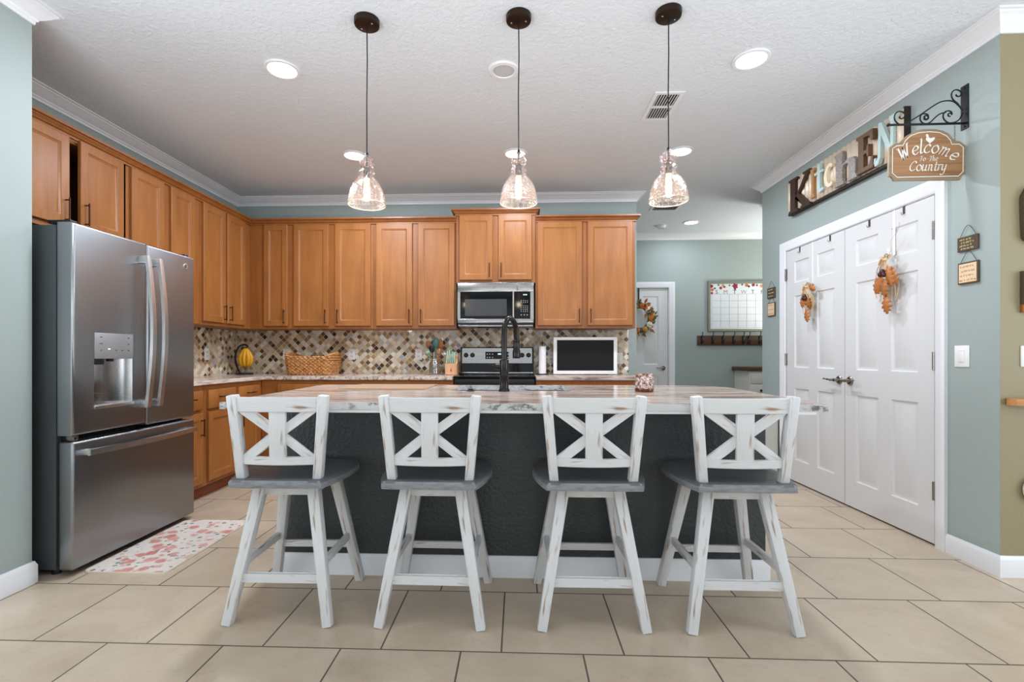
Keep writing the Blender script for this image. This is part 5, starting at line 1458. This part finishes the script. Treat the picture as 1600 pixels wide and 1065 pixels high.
for k, (a, mk, r) in enumerate(((1.35, 'flower_orange', 0.042), (0.75, 'flower_white', 0.042), (0.95, 'flower_orange', 0.032), (0.1, 'flower_gold', 0.040), (-0.55, 'flower_white', 0.042), (-1.1, 'flower_gold', 0.036), (-0.2, 'flower_orange', 0.03), (2.2, 'flower_white', 0.04), (3.0, 'flower_orange', 0.042), (3.9, 'flower_white', 0.038), (4.3, 'flower_red', 0.03))):
    bm = B(); c = Vector((0.15 * math.cos(a), -0.05, 0.17 * math.sin(a)))
    for p in range(7):
        b_ = 2 * math.pi * p / 7
        ball(bm, c + Vector((math.cos(b_) * r * 0.55, 0.006, math.sin(b_) * r * 0.55)), r * 0.5, (1, 0.45, 1), 8)
    ball(bm, c + Vector((0, -0.008, 0)), r * 0.38, (1, 0.7, 1), 8)
    obj('flower', bm, M[mk], t)
bm = B(); bar(bm, (0.0, 0.044, 0.17), (0.0, 0.044, 0.428), 0.022, 0.003, (1, 0, 0), 0); box(bm, -0.011, 0.011, 0.042, 0.046, 0.42, 0.424); obj('door_hanger', bm, M['black'], t, label='black over-door hanger strap')

# ------------------------------------------------------------------ right wall: signs and plaques
# KITCHEN sign. local u runs along -Y from 4.30, v up from 2.325; the face looks to -X
ks = thing('kitchen_sign', 'long corrugated metal sign spelling kitchen in mixed letters', 'sign', (2.40, 3.67, 2.325))
KU, KV, KL, KH = 4.30, 2.325, 1.262, 0.295
P3 = lambda u_, v_, d_: Vector((2.372 - d_, KU - u_, KV + v_))
bm = B()
nw = 50
prev = None
for k in range(nw * 4 + 1):
    u_ = KL * k / (nw * 4); dd = 0.012 * (0.5 + 0.5 * math.cos(2 * math.pi * k / 8))
    cur = [bm.verts.new(P3(u_, 0.012, dd)), bm.verts.new(P3(u_, KH, dd))]
    if prev: bm.faces.new((prev[0], prev[1], cur[1], cur[0]))
    prev = cur
o = obj('corrugated_panel', bm, M['corrugated'], ks, True); mo = o.modifiers.new('t', 'SOLIDIFY'); mo.thickness = 0.002
bm = B()
box(bm, 2.362, 2.399, KU - KL, KU, KV - 0.004, KV + 0.012); box(bm, 2.362, 2.399, KU - 0.006, KU + 0.004, KV, KV + KH); box(bm, 2.362, 2.399, KU - KL - 0.004, KU - KL + 0.008, KV - 0.004, KV + KH + 0.01)
box(bm, 2.376, 2.399, KU - KL, KU, KV + KH - 0.02, KV + KH - 0.004)
obj('frame', bm, M['sign_frame'], ks, True)
def letter(polys, u0, u1, v0, v1, mat, depth=0.022, off=0.013):
    bm = B()
    for poly in polys:
        prism(bm, [(u0 + (u1 - u0) * a, v0 + (v1 - v0) * b) for a, b in poly], depth, lambda a, b, d: P3(a, b, off + d))
    obj('letter', bm, M[mat], ks, True, smooth=15)
def sl(*p): return list(p)
letter([[(0, 0), (0.42, 0), (0.42, .06), (.32, .08), (.32, .92), (.42, .94), (.42, 1), (0, 1), (0, .94), (.08, .92), (.08, .08), (0, .06)],
        [(.32, .38), (.78, .92), (.68, .95), (.68, 1), (1, 1), (1, .95), (.92, .92), (.5, .48), (.92, .08), (1, .05), (1, 0), (.58, 0), (.58, .05), (.66, .08), (.32, .5)]], 0.045, 0.345, 0.0, 0.285, 'letter_brown')
letter([[(0.15, 0), (.85, 0), (.85, .10), (.70, .12), (.70, .88), (.85, .9), (.85, 1), (.15, 1), (.15, .9), (.30, .88), (.30, .12), (.15, .10)]], 0.345, 0.415, 0.035, 0.265, 'letter_tan')
letter([[(.35, .08), (.55, 0), (1, .06), (.98, .14), (.7, .12), (.65, .2), (.65, .66), (1, .66), (1, .74), (.65, .74), (.65, 1), (.35, .95), (.35, .74), (0, .74), (0, .66), (.35, .66)]], 0.405, 0.515, 0.045, 0.275, 'letter_teal')
cpoly = []
for k in range(13): a = R(55 + 250 * k / 12); cpoly.append((.5 + .5 * math.cos(a), .5 + .5 * math.sin(a)))
for k in range(13): a = R(305 - 250 * k / 12); cpoly.append((.52 + .26 * math.cos(a), .5 + .36 * math.sin(a)))
letter([cpoly], 0.525, 0.655, 0.05, 0.225, 'letter_cream')
letter([[(0, 0), (.42, 0), (.42, .08), (.36, .1), (.36, .5), (.46, .56), (.58, .55), (.64, .48), (.64, .1), (.58, .08), (.58, 0), (1, 0), (1, .08), (.94, .1), (.94, .52), (.85, .64), (.62, .68), (.44, .63), (.36, .58), (.36, 1), (0, .97), (0, .9), (.07, .88), (.07, .1), (0, .08)]], 0.655, 0.890, 0.015, 0.255, 'letter_speckle', 0.026)
letter([[(0, 0), (1, 0), (1, .30), (.90, .30), (.80, .12), (.45, .10), (.45, .45), (.62, .45), (.66, .36), (.75, .36), (.75, .66), (.66, .66), (.62, .55), (.45, .55), (.45, .90), (.80, .88), (.90, .72), (1, .72), (1, 1), (0, 1), (0, .92), (.12, .9), (.12, .1), (0, .08)]], 0.890, 1.045, 0.02, 0.275, 'letter_rust', 0.03)
letter([[(0, .1), (.06, 0), (.2, .02), (.30, .16), (.33, .7), (.72, .06), (.86, .0), (.88, .86), (1, .94), (.98, 1), (.70, 1), (.68, .93), (.76, .86), (.74, .34), (.36, .98), (.22, 1), (.20, .2), (.10, .12), (.1, .2), (.02, .2)]], 1.045, 1.235, 0.015, 0.285, 'letter_teal', 0.024)

# WELCOME sign on its scroll bracket: design units -> world (facing -Y)
def wx(a): return 1.995 + (a - 75) * 0.000529
def wz(b): return 2.32 - (b - 497) * 0.00053
br = thing('sign_bracket', 'black wrought iron scroll bracket on the wall above the doors', 'bracket', (2.40, 2.677, 2.33))
bm = B(); box(bm, 2.394, 2.40, 2.655, 2.699, wz(500), wz(55), 0.001, 1)
for z in (wz(80), wz(475)): lathe(bm, [(0.006, 0), (0.006, 0.003), (0, 0.004)], 10, (2.394, 2.677, z), Matrix.Rotation(R(-90), 3, 'Y'))
obj('wall_plate', bm, M['iron'], br, True)
bm = B(); tube(bm, [(2.395, 2.677, wz(440)), (wx(85), 2.677, wz(443))], 0.006, 10); ball(bm, (wx(80), 2.677, wz(443)), 0.009, (1, 1, 1), 10); obj('arm', bm, M['iron'], br, True)
def scroll(pts):
    bm = B(); tube(bm, [(wx(p[0]), 2.677, wz(p[1])) for p in crv(pts, 6)], 0.0035, 8); obj('scroll', bm, M['iron'], br, True)
scroll([(268, 428), (330, 388), (400, 343), (470, 295), (540, 248), (600, 217), (665, 207), (725, 218), (770, 255), (800, 290), (815, 310)])
scroll([(800, 295), (765, 240), (722, 200), (703, 155), (715, 115), (750, 98), (788, 112), (800, 142), (780, 165), (755, 162), (748, 145)])
scroll([(185, 436), (152, 405), (140, 362), (158, 322), (197, 306), (235, 322), (243, 352), (222, 380), (196, 376), (192, 356)])
scroll([(440, 384), (434, 366), (452, 352), (472, 362), (476, 385), (452, 398), (428, 385), (425, 355), (448, 337), (475, 348)][:7])
scroll([(476, 372), (462, 390), (440, 384), (440, 364)])
scroll([(476, 372), (472, 348), (440, 334), (405, 348), (395, 390), (415, 424), (455, 437), (500, 418), (545, 374), (595, 338), (650, 325)])
scroll([(692, 368), (672, 360), (674, 340), (698, 334), (708, 352)])
scroll([(708, 352), (704, 325), (674, 310), (638, 322), (622, 360), (634, 400), (672, 430), (725, 430), (775, 405), (800, 365), (815, 330)])
wsn = thing('welcome_sign', 'brown wooden welcome to the country sign with white lettering', 'sign', (2.194, 2.672, 2.05))
ol = [(80, 680), (125, 645), (185, 632), (215, 600), (260, 555), (330, 515), (400, 500), (470, 497), (540, 502), (600, 516), (660, 547), (697, 588), (715, 618), (770, 628), (828, 672), (826, 965), (797, 975), (785, 992), (777, 1018), (123, 1018), (112, 990), (96, 974), (72, 970)]
bm = B(); prism(bm, ol, 0.012, lambda a, b, d: Vector((wx(a), 2.680 - d, wz(b)))); bo = obj('board', bm, M['sign_edge'], wsn, True, smooth=20)
il = [(108, 692), (150, 665), (212, 660), (236, 612), (290, 562), (370, 535), (470, 527), (570, 537), (637, 571), (677, 617), (690, 657), (765, 657), (803, 692), (800, 935), (755, 980), (155, 984), (106, 940)]
bm = B(); prism(bm, il, 0.001, lambda a, b, d: Vector((wx(a), 2.6682 - d, wz(b)))); obj('face', bm, M['sign_wood'], wsn, True, smooth=0, label='warm brown stained face')
bm = B()
ilp = [Vector(p) for p in il]; nL = len(ilp)
def ribbon(pts, w, yy, closed=False):
    n = len(pts); A, Bv = [], []
    for i in range(n):
        a = pts[(i - 1) % n] if closed or i else pts[i]; b = pts[(i + 1) % n] if closed or i < n - 1 else pts[i]
        d = (b - a).normalized(); nr_ = Vector((-d.y, d.x)) * w / 2
        A.append(bm.verts.new((wx(pts[i].x + nr_.x), yy, wz(pts[i].y + nr_.y)))); Bv.append(bm.verts.new((wx(pts[i].x - nr_.x), yy, wz(pts[i].y - nr_.y))))
    for i in range(n if closed else n - 1):
        bm.faces.new((A[i], A[(i + 1) % n], Bv[(i + 1) % n], Bv[i]))
ribbon(ilp, 8, 2.6668, True)
obj('border_line', bm, M['white_paint'], wsn, True, smooth=0, label='white border line')
# pen-drawn italic lettering
G = {
 'W': (1.55, [[(0, 1.5), (.06, 1.56), (.14, 1.5), (.38, 0)], [(.38, 0), (.72, 1.4)], [(.68, 1.4), (.95, 0)], [(.95, 0), (1.32, 1.5), (1.45, 1.6)], [(-.08, 1.56), (.25, 1.56)], [(1.2, 1.58), (1.55, 1.58)]], ),
 'e': (.86, [[(.1, .48), (.55, .52), (.78, .66), (.66, .95), (.4, 1.0), (.12, .66), (.12, .28), (.4, 0), (.8, .22)]]),
 'l': (.45, [[(.02, 1.66), (.14, 1.72), (.15, .22), (.25, 0), (.42, .12)]]),
 'c': (.82, [[(.74, .78), (.58, 1.0), (.3, .92), (.08, .5), (.16, .15), (.45, 0), (.78, .2)]]),
 'o': (.92, [[(.45, 1.0), (.16, .8), (.08, .4), (.4, 0), (.74, .2), (.82, .6), (.5, 1.0), (.42, 1.0)]]),
 'm': (1.28, [[(0, .88), (.1, 1.0), (.15, .8), (.13, 0)], [(.15, .66), (.34, .98), (.5, .9), (.52, .4), (.5, 0)], [(.53, .66), (.75, .98), (.92, .88), (.92, .2), (1.0, 0), (1.14, .12)]]),
 'n': (.92, [[(0, .88), (.1, 1.0), (.15, .8), (.13, 0)], [(.15, .66), (.36, .98), (.54, .88), (.55, .2), (.64, 0), (.8, .12)]]),
 'u': (.95, [[(0, .9), (.1, 1.0), (.1, .25), (.28, 0), (.58, .3)], [(.62, 1.0), (.6, .15), (.7, 0), (.85, .12)]]),
 't': (.58, [[(.26, 1.4), (.22, .2), (.34, 0), (.54, .14)], [(0, .98), (.5, 1.0)]]),
 'r': (.62, [[(0, .88), (.1, 1.0), (.15, .8), (.13, 0)], [(.15, .62), (.34, .98), (.56, .92)]]),
 'y': (.88, [[(0, .9), (.1, 1.0), (.1, .3), (.28, .04), (.58, .35)], [(.64, 1.0), (.6, .1), (.45, -.5), (.18, -.7), (0, -.5)]]),
 'h': (.9, [[(.0, 1.6), (.12, 1.66), (.12, 0)], [(.13, .62), (.34, 1.0), (.52, .88), (.54, .2), (.62, 0), (.78, .12)]]),
 'T': (1.0, [[(0, 1.25), (.12, 1.5), (.5, 1.46), (.92, 1.58)], [(.52, 1.48), (.46, .15), (.3, 0), (.14, .1)]]),
 'C': (1.08, [[(.98, 1.22), (.78, 1.56), (.42, 1.42), (.12, .85), (.16, .3), (.52, 0), (.94, .28)]]),
}
def write(bm, word, size, place, nib=0.17, shear=0.22):
    """place(pen position along the line in units of size) -> (origin, direction) in design units"""
    pen = 0.0
    for ch in word:
        adv, strokes = G[ch]
        org, ang = place(pen + adv / 2)
        ca, sa = math.cos(ang), math.sin(ang)
        def tr(p):
            x = (p.x - adv / 2 + p.y * shear) * size; y = p.y * size
            return Vector((org[0] + x * ca + y * sa, org[1] + x * sa - y * ca))
        for stk in strokes:
            pts = [tr(p) for p in (crv(stk, 5) if len(stk) > 2 else [Vector(q) for q in stk])]
            # broad pen held at a slant, over a fine hairline
            nv = Vector((math.cos(R(-28)), math.sin(R(-28)))) * nib * size / 2
            for a, b in zip(pts, pts[1:]):
                q = [a + nv, b + nv, b - nv, a - nv]
                bm.faces.new([bm.verts.new((wx(v.x), 2.6662, wz(v.y))) for v in q])
            ribbon(pts, nib * size * 0.42, 2.6664)
        pen += adv
def total(word): return sum(G[c][0] for c in word)
bm = B()
tw = total('Welcome'); sz = 590 / (tw + 0.35)
def arc(p):
    x = (p - tw / 2) * sz; a = x / 430.0
    return ((450 + 430 * math.sin(a), 742 + 430 * (1 - math.cos(a)) - 0), a)
write(bm, 'Welcome', sz * 1.0, arc, 0.20)
s2 = 31
def line(x0, y): return lambda s, off=0: None
def flat(xs, y, s): return lambda p: ((xs + p * s, y), 0.0)
write(bm, 'To', s2, flat(372, 822, s2), 0.22); write(bm, 'The', s2, flat(466, 822, s2), 0.22)
tw = total('Country'); s3 = 390 / (tw + 0.3)
write(bm, 'Country', s3, flat(266, 922, s3), 0.20)
obj('lettering', bm, M['white_paint'], wsn, True, smooth=0, label='white italic lettering')
bm = B()
hen = [(440, 552), (452, 550), (462, 566), (462, 582), (478, 592), (492, 592), (508, 586), (527, 588), (520, 606), (505, 622), (488, 636), (480, 640), (478, 650), (470, 650), (468, 638), (452, 626), (438, 612), (434, 598), (442, 588), (440, 574), (434, 566)]
prism(bm, hen, 0.001, lambda a, b, d: Vector((wx(a), 2.6670 - d, wz(b)))); obj('painted_hen', bm, M['white_paint'], wsn, True, smooth=0, label='small white painted hen')
for xx in (160, 735):
    bm = B()
    zt, zb = wz(448), wz(628); nl = 9
    for k in range(nl):
        c = zt + (zb - zt) * (k + 0.5) / nl; hh = abs(zb - zt) / nl * 0.68
        pts = []
        for j in range(12):
            a = 2 * math.pi * j / 12
            u_, v_ = 0.0035 * math.cos(a), hh * math.sin(a)
            pts.append((wx(xx) + (u_ if k % 2 else 0), 2.677 + (0 if k % 2 else u_), c + v_))
        tube(bm, pts, 0.0009, 5, True)
    obj('chain', bm, M['nickel'], wsn, True)

# small hanging plaques
def plaque(label, yc, zc, w, h, style, rows):
    t = thing('hanging_plaque', label, 'plaque', (2.40, yc, zc), R(-90), 'small plaques on the teal wall')
    # local x along -Y, face to -y
    bm = B(); box(bm, -w / 2, w / 2, -0.012, -0.002, -h / 2, h / 2, 0.0015, 1); obj('board', bm, M['plaque_dark'], t)
    if style == 'cream':
        bm = B(); box(bm, -w / 2 + 0.008, w / 2 - 0.008, -0.0128, -0.0119, -h / 2 + 0.008, h / 2 - 0.008); obj('face', bm, M['plaque_cream'], t, smooth=0)
    bm = B(); tube(bm, crv([(-w * 0.40, -0.007, h / 2 - 0.002), (-w * 0.15, -0.008, h / 2 + 0.045), (0.0, -0.008, h / 2 + 0.058), (w * 0.15, -0.008, h / 2 + 0.045), (w * 0.40, -0.007, h / 2 - 0.002)], 6), 0.0014, 6); obj('hanging_wire', bm, M['wire'], t)
    rg_ = random.Random(int(yc * 100 + zc * 1000)); bm = B()
    for i in range(rows):
        z = h * (0.30 - 0.62 * i / max(1, rows - 1)); x = -w * (0.36 - 0.06 * (i % 2)); end = w * (0.36 - 0.07 * ((i + 1) % 2))
        while x < end - 0.004:
            ww = min(rg_.uniform(0.008, 0.020), end - x); px = x
            hgt = 0.0042
            while px < x + ww - 0.002:
                k = rg_.random()
                box(bm, px, px + 0.0013, -0.0136, -0.0126 if style == 'cream' else -0.0119, z - hgt, z + hgt * (1 if k > .5 else .4))
                box(bm, px, px + 0.0032, -0.0136, -0.0126 if style == 'cream' else -0.0119, z + (hgt if k > .6 else -hgt) * 0.9 - 0.0006, z + (hgt if k > .6 else -hgt) * 0.9 + 0.0006)
                px += 0.0042
            x += ww + 0.005
    obj('lettering', bm, M['plaque_text'] if style != 'cream' else M['letter_tan'], t, smooth=0)
    if style == 'cream':
        for s in (-1, 1):
            bm = B(); pts = [(0, -6), (6, 1), (5, 5), (2.5, 5.5), (0, 3), (-2.5, 5.5), (-5, 5), (-6, 1)]
            prism(bm, [(a * 0.0008 + s * w * 0.36, b * 0.0008 - h * 0.34) for a, b in pts], 0.0008, lambda a, b, d: Vector((a, -0.0128 - d, b))); obj('painted_heart', bm, M['flower_orange'], t, smooth=0)
plaque('dark brown lettered plaque on a wire above the light switch', 2.654, 1.700, 0.116, 0.078, 'dark', 4)
plaque('cream lettered plaque on a wire just above the light switch', 2.651, 1.543, 0.116, 0.116, 'cream', 4)
plaque('dark lettered plaque on a wire beside the hall corner', 4.647, 1.697, 0.138, 0.098, 'dark', 3)
plaque('cream lettered plaque on a wire beside the hall corner', 4.644, 1.540, 0.132, 0.128, 'cream', 3)

# dried leaf swags and hooks on the double doors
OAK = [(0, 0), (.05, .05), (.04, .11), (.25, .17), (.29, .23), (.13, .30), (.37, .38), (.42, .45), (.18, .52), (.44, .60), (.45, .67), (.20, .73), (.32, .81), (.30, .86), (.10, .89), (.12, .96), (0, 1.0)]
def oak_leaf(bm, c, ang, L, tilt, y0):
    """leaf hanging in the local x-z plane, stem at c"""
    mid = []; Lf = []; Rt = []
    for (w_, h_) in OAK:
        for sgn, arr in ((1, Lf), (-1, Rt), (0, mid)):
            x = sgn * w_ * L * 0.72; z = -h_ * L
            y = y0 - 0.012 * math.sin(h_ * 3.1) + abs(sgn) * w_ * L * 0.35 * tilt
            xr = x * math.cos(ang) - z * math.sin(ang); zr = x * math.sin(ang) + z * math.cos(ang)
            arr.append(bm.verts.new((c[0] + xr, y, c[1] + zr)))
    for i in range(len(OAK) - 1):
        for arr in (Lf, Rt):
            try: bm.faces.new((mid[i], mid[i + 1], arr[i + 1], arr[i]))
            except ValueError: pass
def swag(label, yc, ztop, leaves, seed, drop, big):
    t = thing('leaf_swag', label, 'decoration', (2.36, yc, ztop), R(-90), 'dried leaf swags on the double doors')
    for (x, z, a, L, tl, y0) in leaves:
        bm = B(); oak_leaf(bm, (x, z), a, L, tl, y0)
        bmesh.ops.remove_doubles(bm, verts=bm.verts[:], dist=1e-5)
        o = obj('oak_leaf', bm, M['oak'], t, label='rust brown oak leaf'); mo = o.modifiers.new('t', 'SOLIDIFY'); mo.thickness = 0.0012
    rg_ = random.Random(seed); bm = B()
    for k in range(16):
        sx = rg_.uniform(-1, 1); l = rg_.uniform(0.16, 0.27) * big
        p = [Vector((0, -0.012, 0.0)), Vector((sx * 0.05, -0.02 + rg_.uniform(-.01, .01), -0.06)), Vector((sx * 0.085, rg_.uniform(-.02, .01), -l * 0.6)), Vector((sx * rg_.uniform(0.04, 0.10), rg_.uniform(-.015, .012), -l))]
        tube(bm, crv(p, 5), 0.0022, 5, flat=0.5)
    tube(bm, crv([(-0.045, -0.016, -0.035), (-0.012, -0.026, -0.006), (0.02, -0.024, 0.008), (0.05, -0.016, 0.012), (0.03, -0.022, -0.012), (-0.005, -0.028, 0.002), (-0.03, -0.02, 0.012)], 5), 0.008, 6, flat=0.5)
    obj('raffia_tie', bm, M['raffia'], t, label='straw raffia bow and strands')
    if seed == 5:
        bm = B(); tube(bm, crv([(0.01, -0.01, 0.0), (0.05, -0.012, 0.05), (0.045, -0.012, 0.10), (0.10, -0.012, 0.15), (0.115, -0.012, 0.20)], 6), 0.0012, 5); obj('loose_strand', bm, M['raffia'], t)
    bm = B(); rr_ = 0.016
    tube(bm, [(rr_ * math.cos(a), -0.006, 0.012 + rr_ * math.sin(a)) for a in [2 * math.pi * k / 16 for k in range(16)]], 0.002, 6, True); obj('hanging_ring', bm, M['iron'], t)
    bm = B()
    for q in ((-0.02, -0.10), (0.012, -0.105), (0.0, -0.085)): ball(bm, (q[0], -0.03, q[1]), 0.014, (1, 1, 1.25), 10)
    obj('acorn_cluster', bm, M['acorn'], t)
swag('smaller dried oak leaf swag on the door leaf nearer the hall', 4.01, 1.672, [(0.03, 0.0, R(60), 0.10, 0.5, -0.012), (-0.03, -0.06, R(-12), 0.12, 0.4, -0.016), (0.02, -0.07, R(15), 0.12, -0.4, -0.012), (0.03, -0.10, R(5), 0.10, 0.5, -0.006), (0.005, -0.175, R(4), 0.125, 0.5, -0.014)], 4, 0, 0.95)
swag('larger dried oak leaf swag on the door leaf nearer the olive wall', 3.172, 1.725, [(-0.01, -0.07, R(-18), 0.16, 0.5, -0.016), (0.03, -0.045, R(14), 0.15, 0.5, -0.020), (0.02, -0.13, R(-4), 0.12, 0.5, -0.024), (0.05, -0.06, R(24), 0.13, -0.4, -0.010), (-0.03, -0.10, R(-26), 0.13, 0.4, -0.010), (0.012, -0.225, R(4), 0.135, 0.5, -0.014)], 5, 0, 1.05)
def over_hanger(label, y, z0):
    t = thing('over_door_hanger', label, 'hanger', (2.402, y, 2.03), R(-90), 'wreath hangers on the double doors')
    bm = B(); box(bm, -0.010, 0.010, -0.0022, -0.0005, z0 - 2.03, 0.0035); box(bm, -0.010, 0.010, -0.0022, 0.012, 0.0015, 0.0035)
    obj('strap', bm, M['white_plastic'], t)
    bm = B()
    zz = z0 - 2.03
    for a, b in (((0, -0.0015, zz + 0.001), (0, -0.034, zz - 0.006)), ((0, -0.034, zz - 0.006), (0, -0.040, zz + 0.045))): bar(bm, a, b, 0.018, 0.002, (1, 0, 0), 0)
    obj('hook', bm, M['white_plastic'], t)
over_hanger('white wreath hanger over the door leaf nearer the hall', 4.02, 1.69)
over_hanger('white wreath hanger over the door leaf nearer the olive wall', 3.168, 1.745)
def clip(label, y):
    t = thing('over_door_hook', label, 'hook', (2.402, y, 2.03), R(-90), 'small hooks over the double doors')
    bm = B(); box(bm, -0.009, 0.009, -0.002, -0.0005, -0.045, 0.0035); box(bm, -0.009, 0.009, -0.002, 0.012, 0.0015, 0.0035); obj('strap', bm, M['nickel'], t)
    bm = B(); tube(bm, crv([(0, -0.002, -0.042), (0, -0.014, -0.050), (0, -0.020, -0.036)], 4), 0.0025, 6); obj('hook', bm, M['nickel'], t)
clip('small metal hook at the far top corner of the double doors', 4.20)
clip('small metal hook over the middle of the farther door leaf', 3.80)
clip('small metal hook just past where the door leaves meet', 3.385)
clip('small metal hook close to the welcome sign above the door', 3.09)

# ------------------------------------------------------------------ olive wall, at the picture's edge
t = thing('ornate_plaque', 'dark wall plaque with wavy gold rim on the olive wall', 'plaque', (2.69, 2.49, 1.80))
wav = []
for k in range(60):
    a = 2 * math.pi * k / 60
    ex, ez = 0.20, 0.148
    cx_ = math.copysign(abs(math.cos(a)) ** 0.35, math.cos(a)); cz_ = math.copysign(abs(math.sin(a)) ** 0.35, math.sin(a))
    wv = 1 + 0.012 * math.sin(9 * a)
    wav.append((ex * cx_ * wv, ez * cz_ * wv))
bm = B(); prism(bm, wav, 0.02, lambda a, b, d: Vector((a, -0.002 - d, b))); obj('board', bm, M['plaque_dark'], t)
bm = B(); tube(bm, [(a * 0.96, -0.022, b * 0.95) for a, b in wav], 0.006, 6, True); obj('rim', bm, M['gold_frame'], t, label='wavy gold rim')
bm = B(); tube(bm, [(a * 0.84, -0.022, b * 0.80) for a, b in wav], 0.005, 6, True); obj('inner_rim', bm, M['gold_frame'], t)
t = thing('canvas_print', 'grey-green canvas on the olive wall under the ornate plaque', 'picture', (2.645, 2.49, 1.437))
bm = B(); box(bm, -0.15, 0.15, -0.03, -0.001, -0.08, 0.08, 0.003); obj('canvas', bm, M['canvas'], t)
bm = B(); box(bm, -0.153, 0.153, -0.024, -0.002, -0.083, 0.083, 0.002); obj('stretcher_frame', bm, M['plaque_dark'], t)
t = thing('key_rack', 'narrow dark wooden strip on the olive wall below the canvas', 'rack', (2.63, 2.49, 1.336))
bm = B(); box(bm, -0.137, 0.137, -0.018, -0.001, -0.02, 0.02, 0.002); obj('board', bm, M['spoon_wood'], t)
bm = B(); box(bm, -0.13, 0.13, -0.019, -0.0175, -0.012, 0.012); obj('inset', bm, M['letter_brown'], t)
plate('white switch plate on the olive wall at the picture edge', (2.535, 2.49, 1.098), 0, 'switch', 'light_switch', 'switch', 0.08, 0.105)
t = thing('wall_shelf', 'honey wood shelf on the olive wall', 'shelf', (2.85, 2.49, 0.873))
bm = B(); prism(bm, rrect(-0.43, 0.43, -0.05, -0.001, 0.012, 4), 0.032, lambda a, b, d: Vector((a, b, d - 0.016))); obj('board', bm, M['shelf_wood'], t, smooth=30)
for s in (0.1, 0.3):
    bm = B(); box(bm, s - 0.01, s + 0.01, -0.045, -0.001, -0.06, -0.016, 0.002); obj('bracket', bm, M['iron'], t)
t = thing('wall_plug_cover', 'white rounded fitting low on the olive wall', 'fitting', (2.555, 2.49, 0.438))
bm = B(); bmesh.ops.create_uvsphere(bm, u_segments=24, v_segments=14, radius=1, matrix=Matrix.Translation((0, -0.014, 0)) @ Matrix.Diagonal((0.06, 0.022, 0.066, 1)))
for v in bm.verts: v.co.y = min(v.co.y, -0.001)
obj('shell', bm, M['cream_plastic'], t)
bm = B(); box(bm, -0.036, 0.036, -0.004, -0.0005, -0.058, 0.058, 0.001); obj('back_plate', bm, M['white_plastic'], t)
# slim bin between the island and the closet doors
t = thing('trash_can', 'pale grey slim bin against the wall beyond the island', 'bin', (2.262, 4.638, 0))
bm = B(); prism(bm, rrect(-0.125, 0.125, -0.143, 0.143, 0.02), 0.57, lambda a, b, d: Vector((a * (0.98 + 0.02 * d / 0.57), b * (0.98 + 0.02 * d / 0.57), d))); obj('body', bm, M['bin'], t, smooth=30)
bm = B(); prism(bm, rrect(-0.13, 0.13, -0.145, 0.145, 0.03), 0.03, lambda a, b, d: Vector((a, b, 0.57 + d))); obj('lid', bm, M['bin'], t, smooth=30)
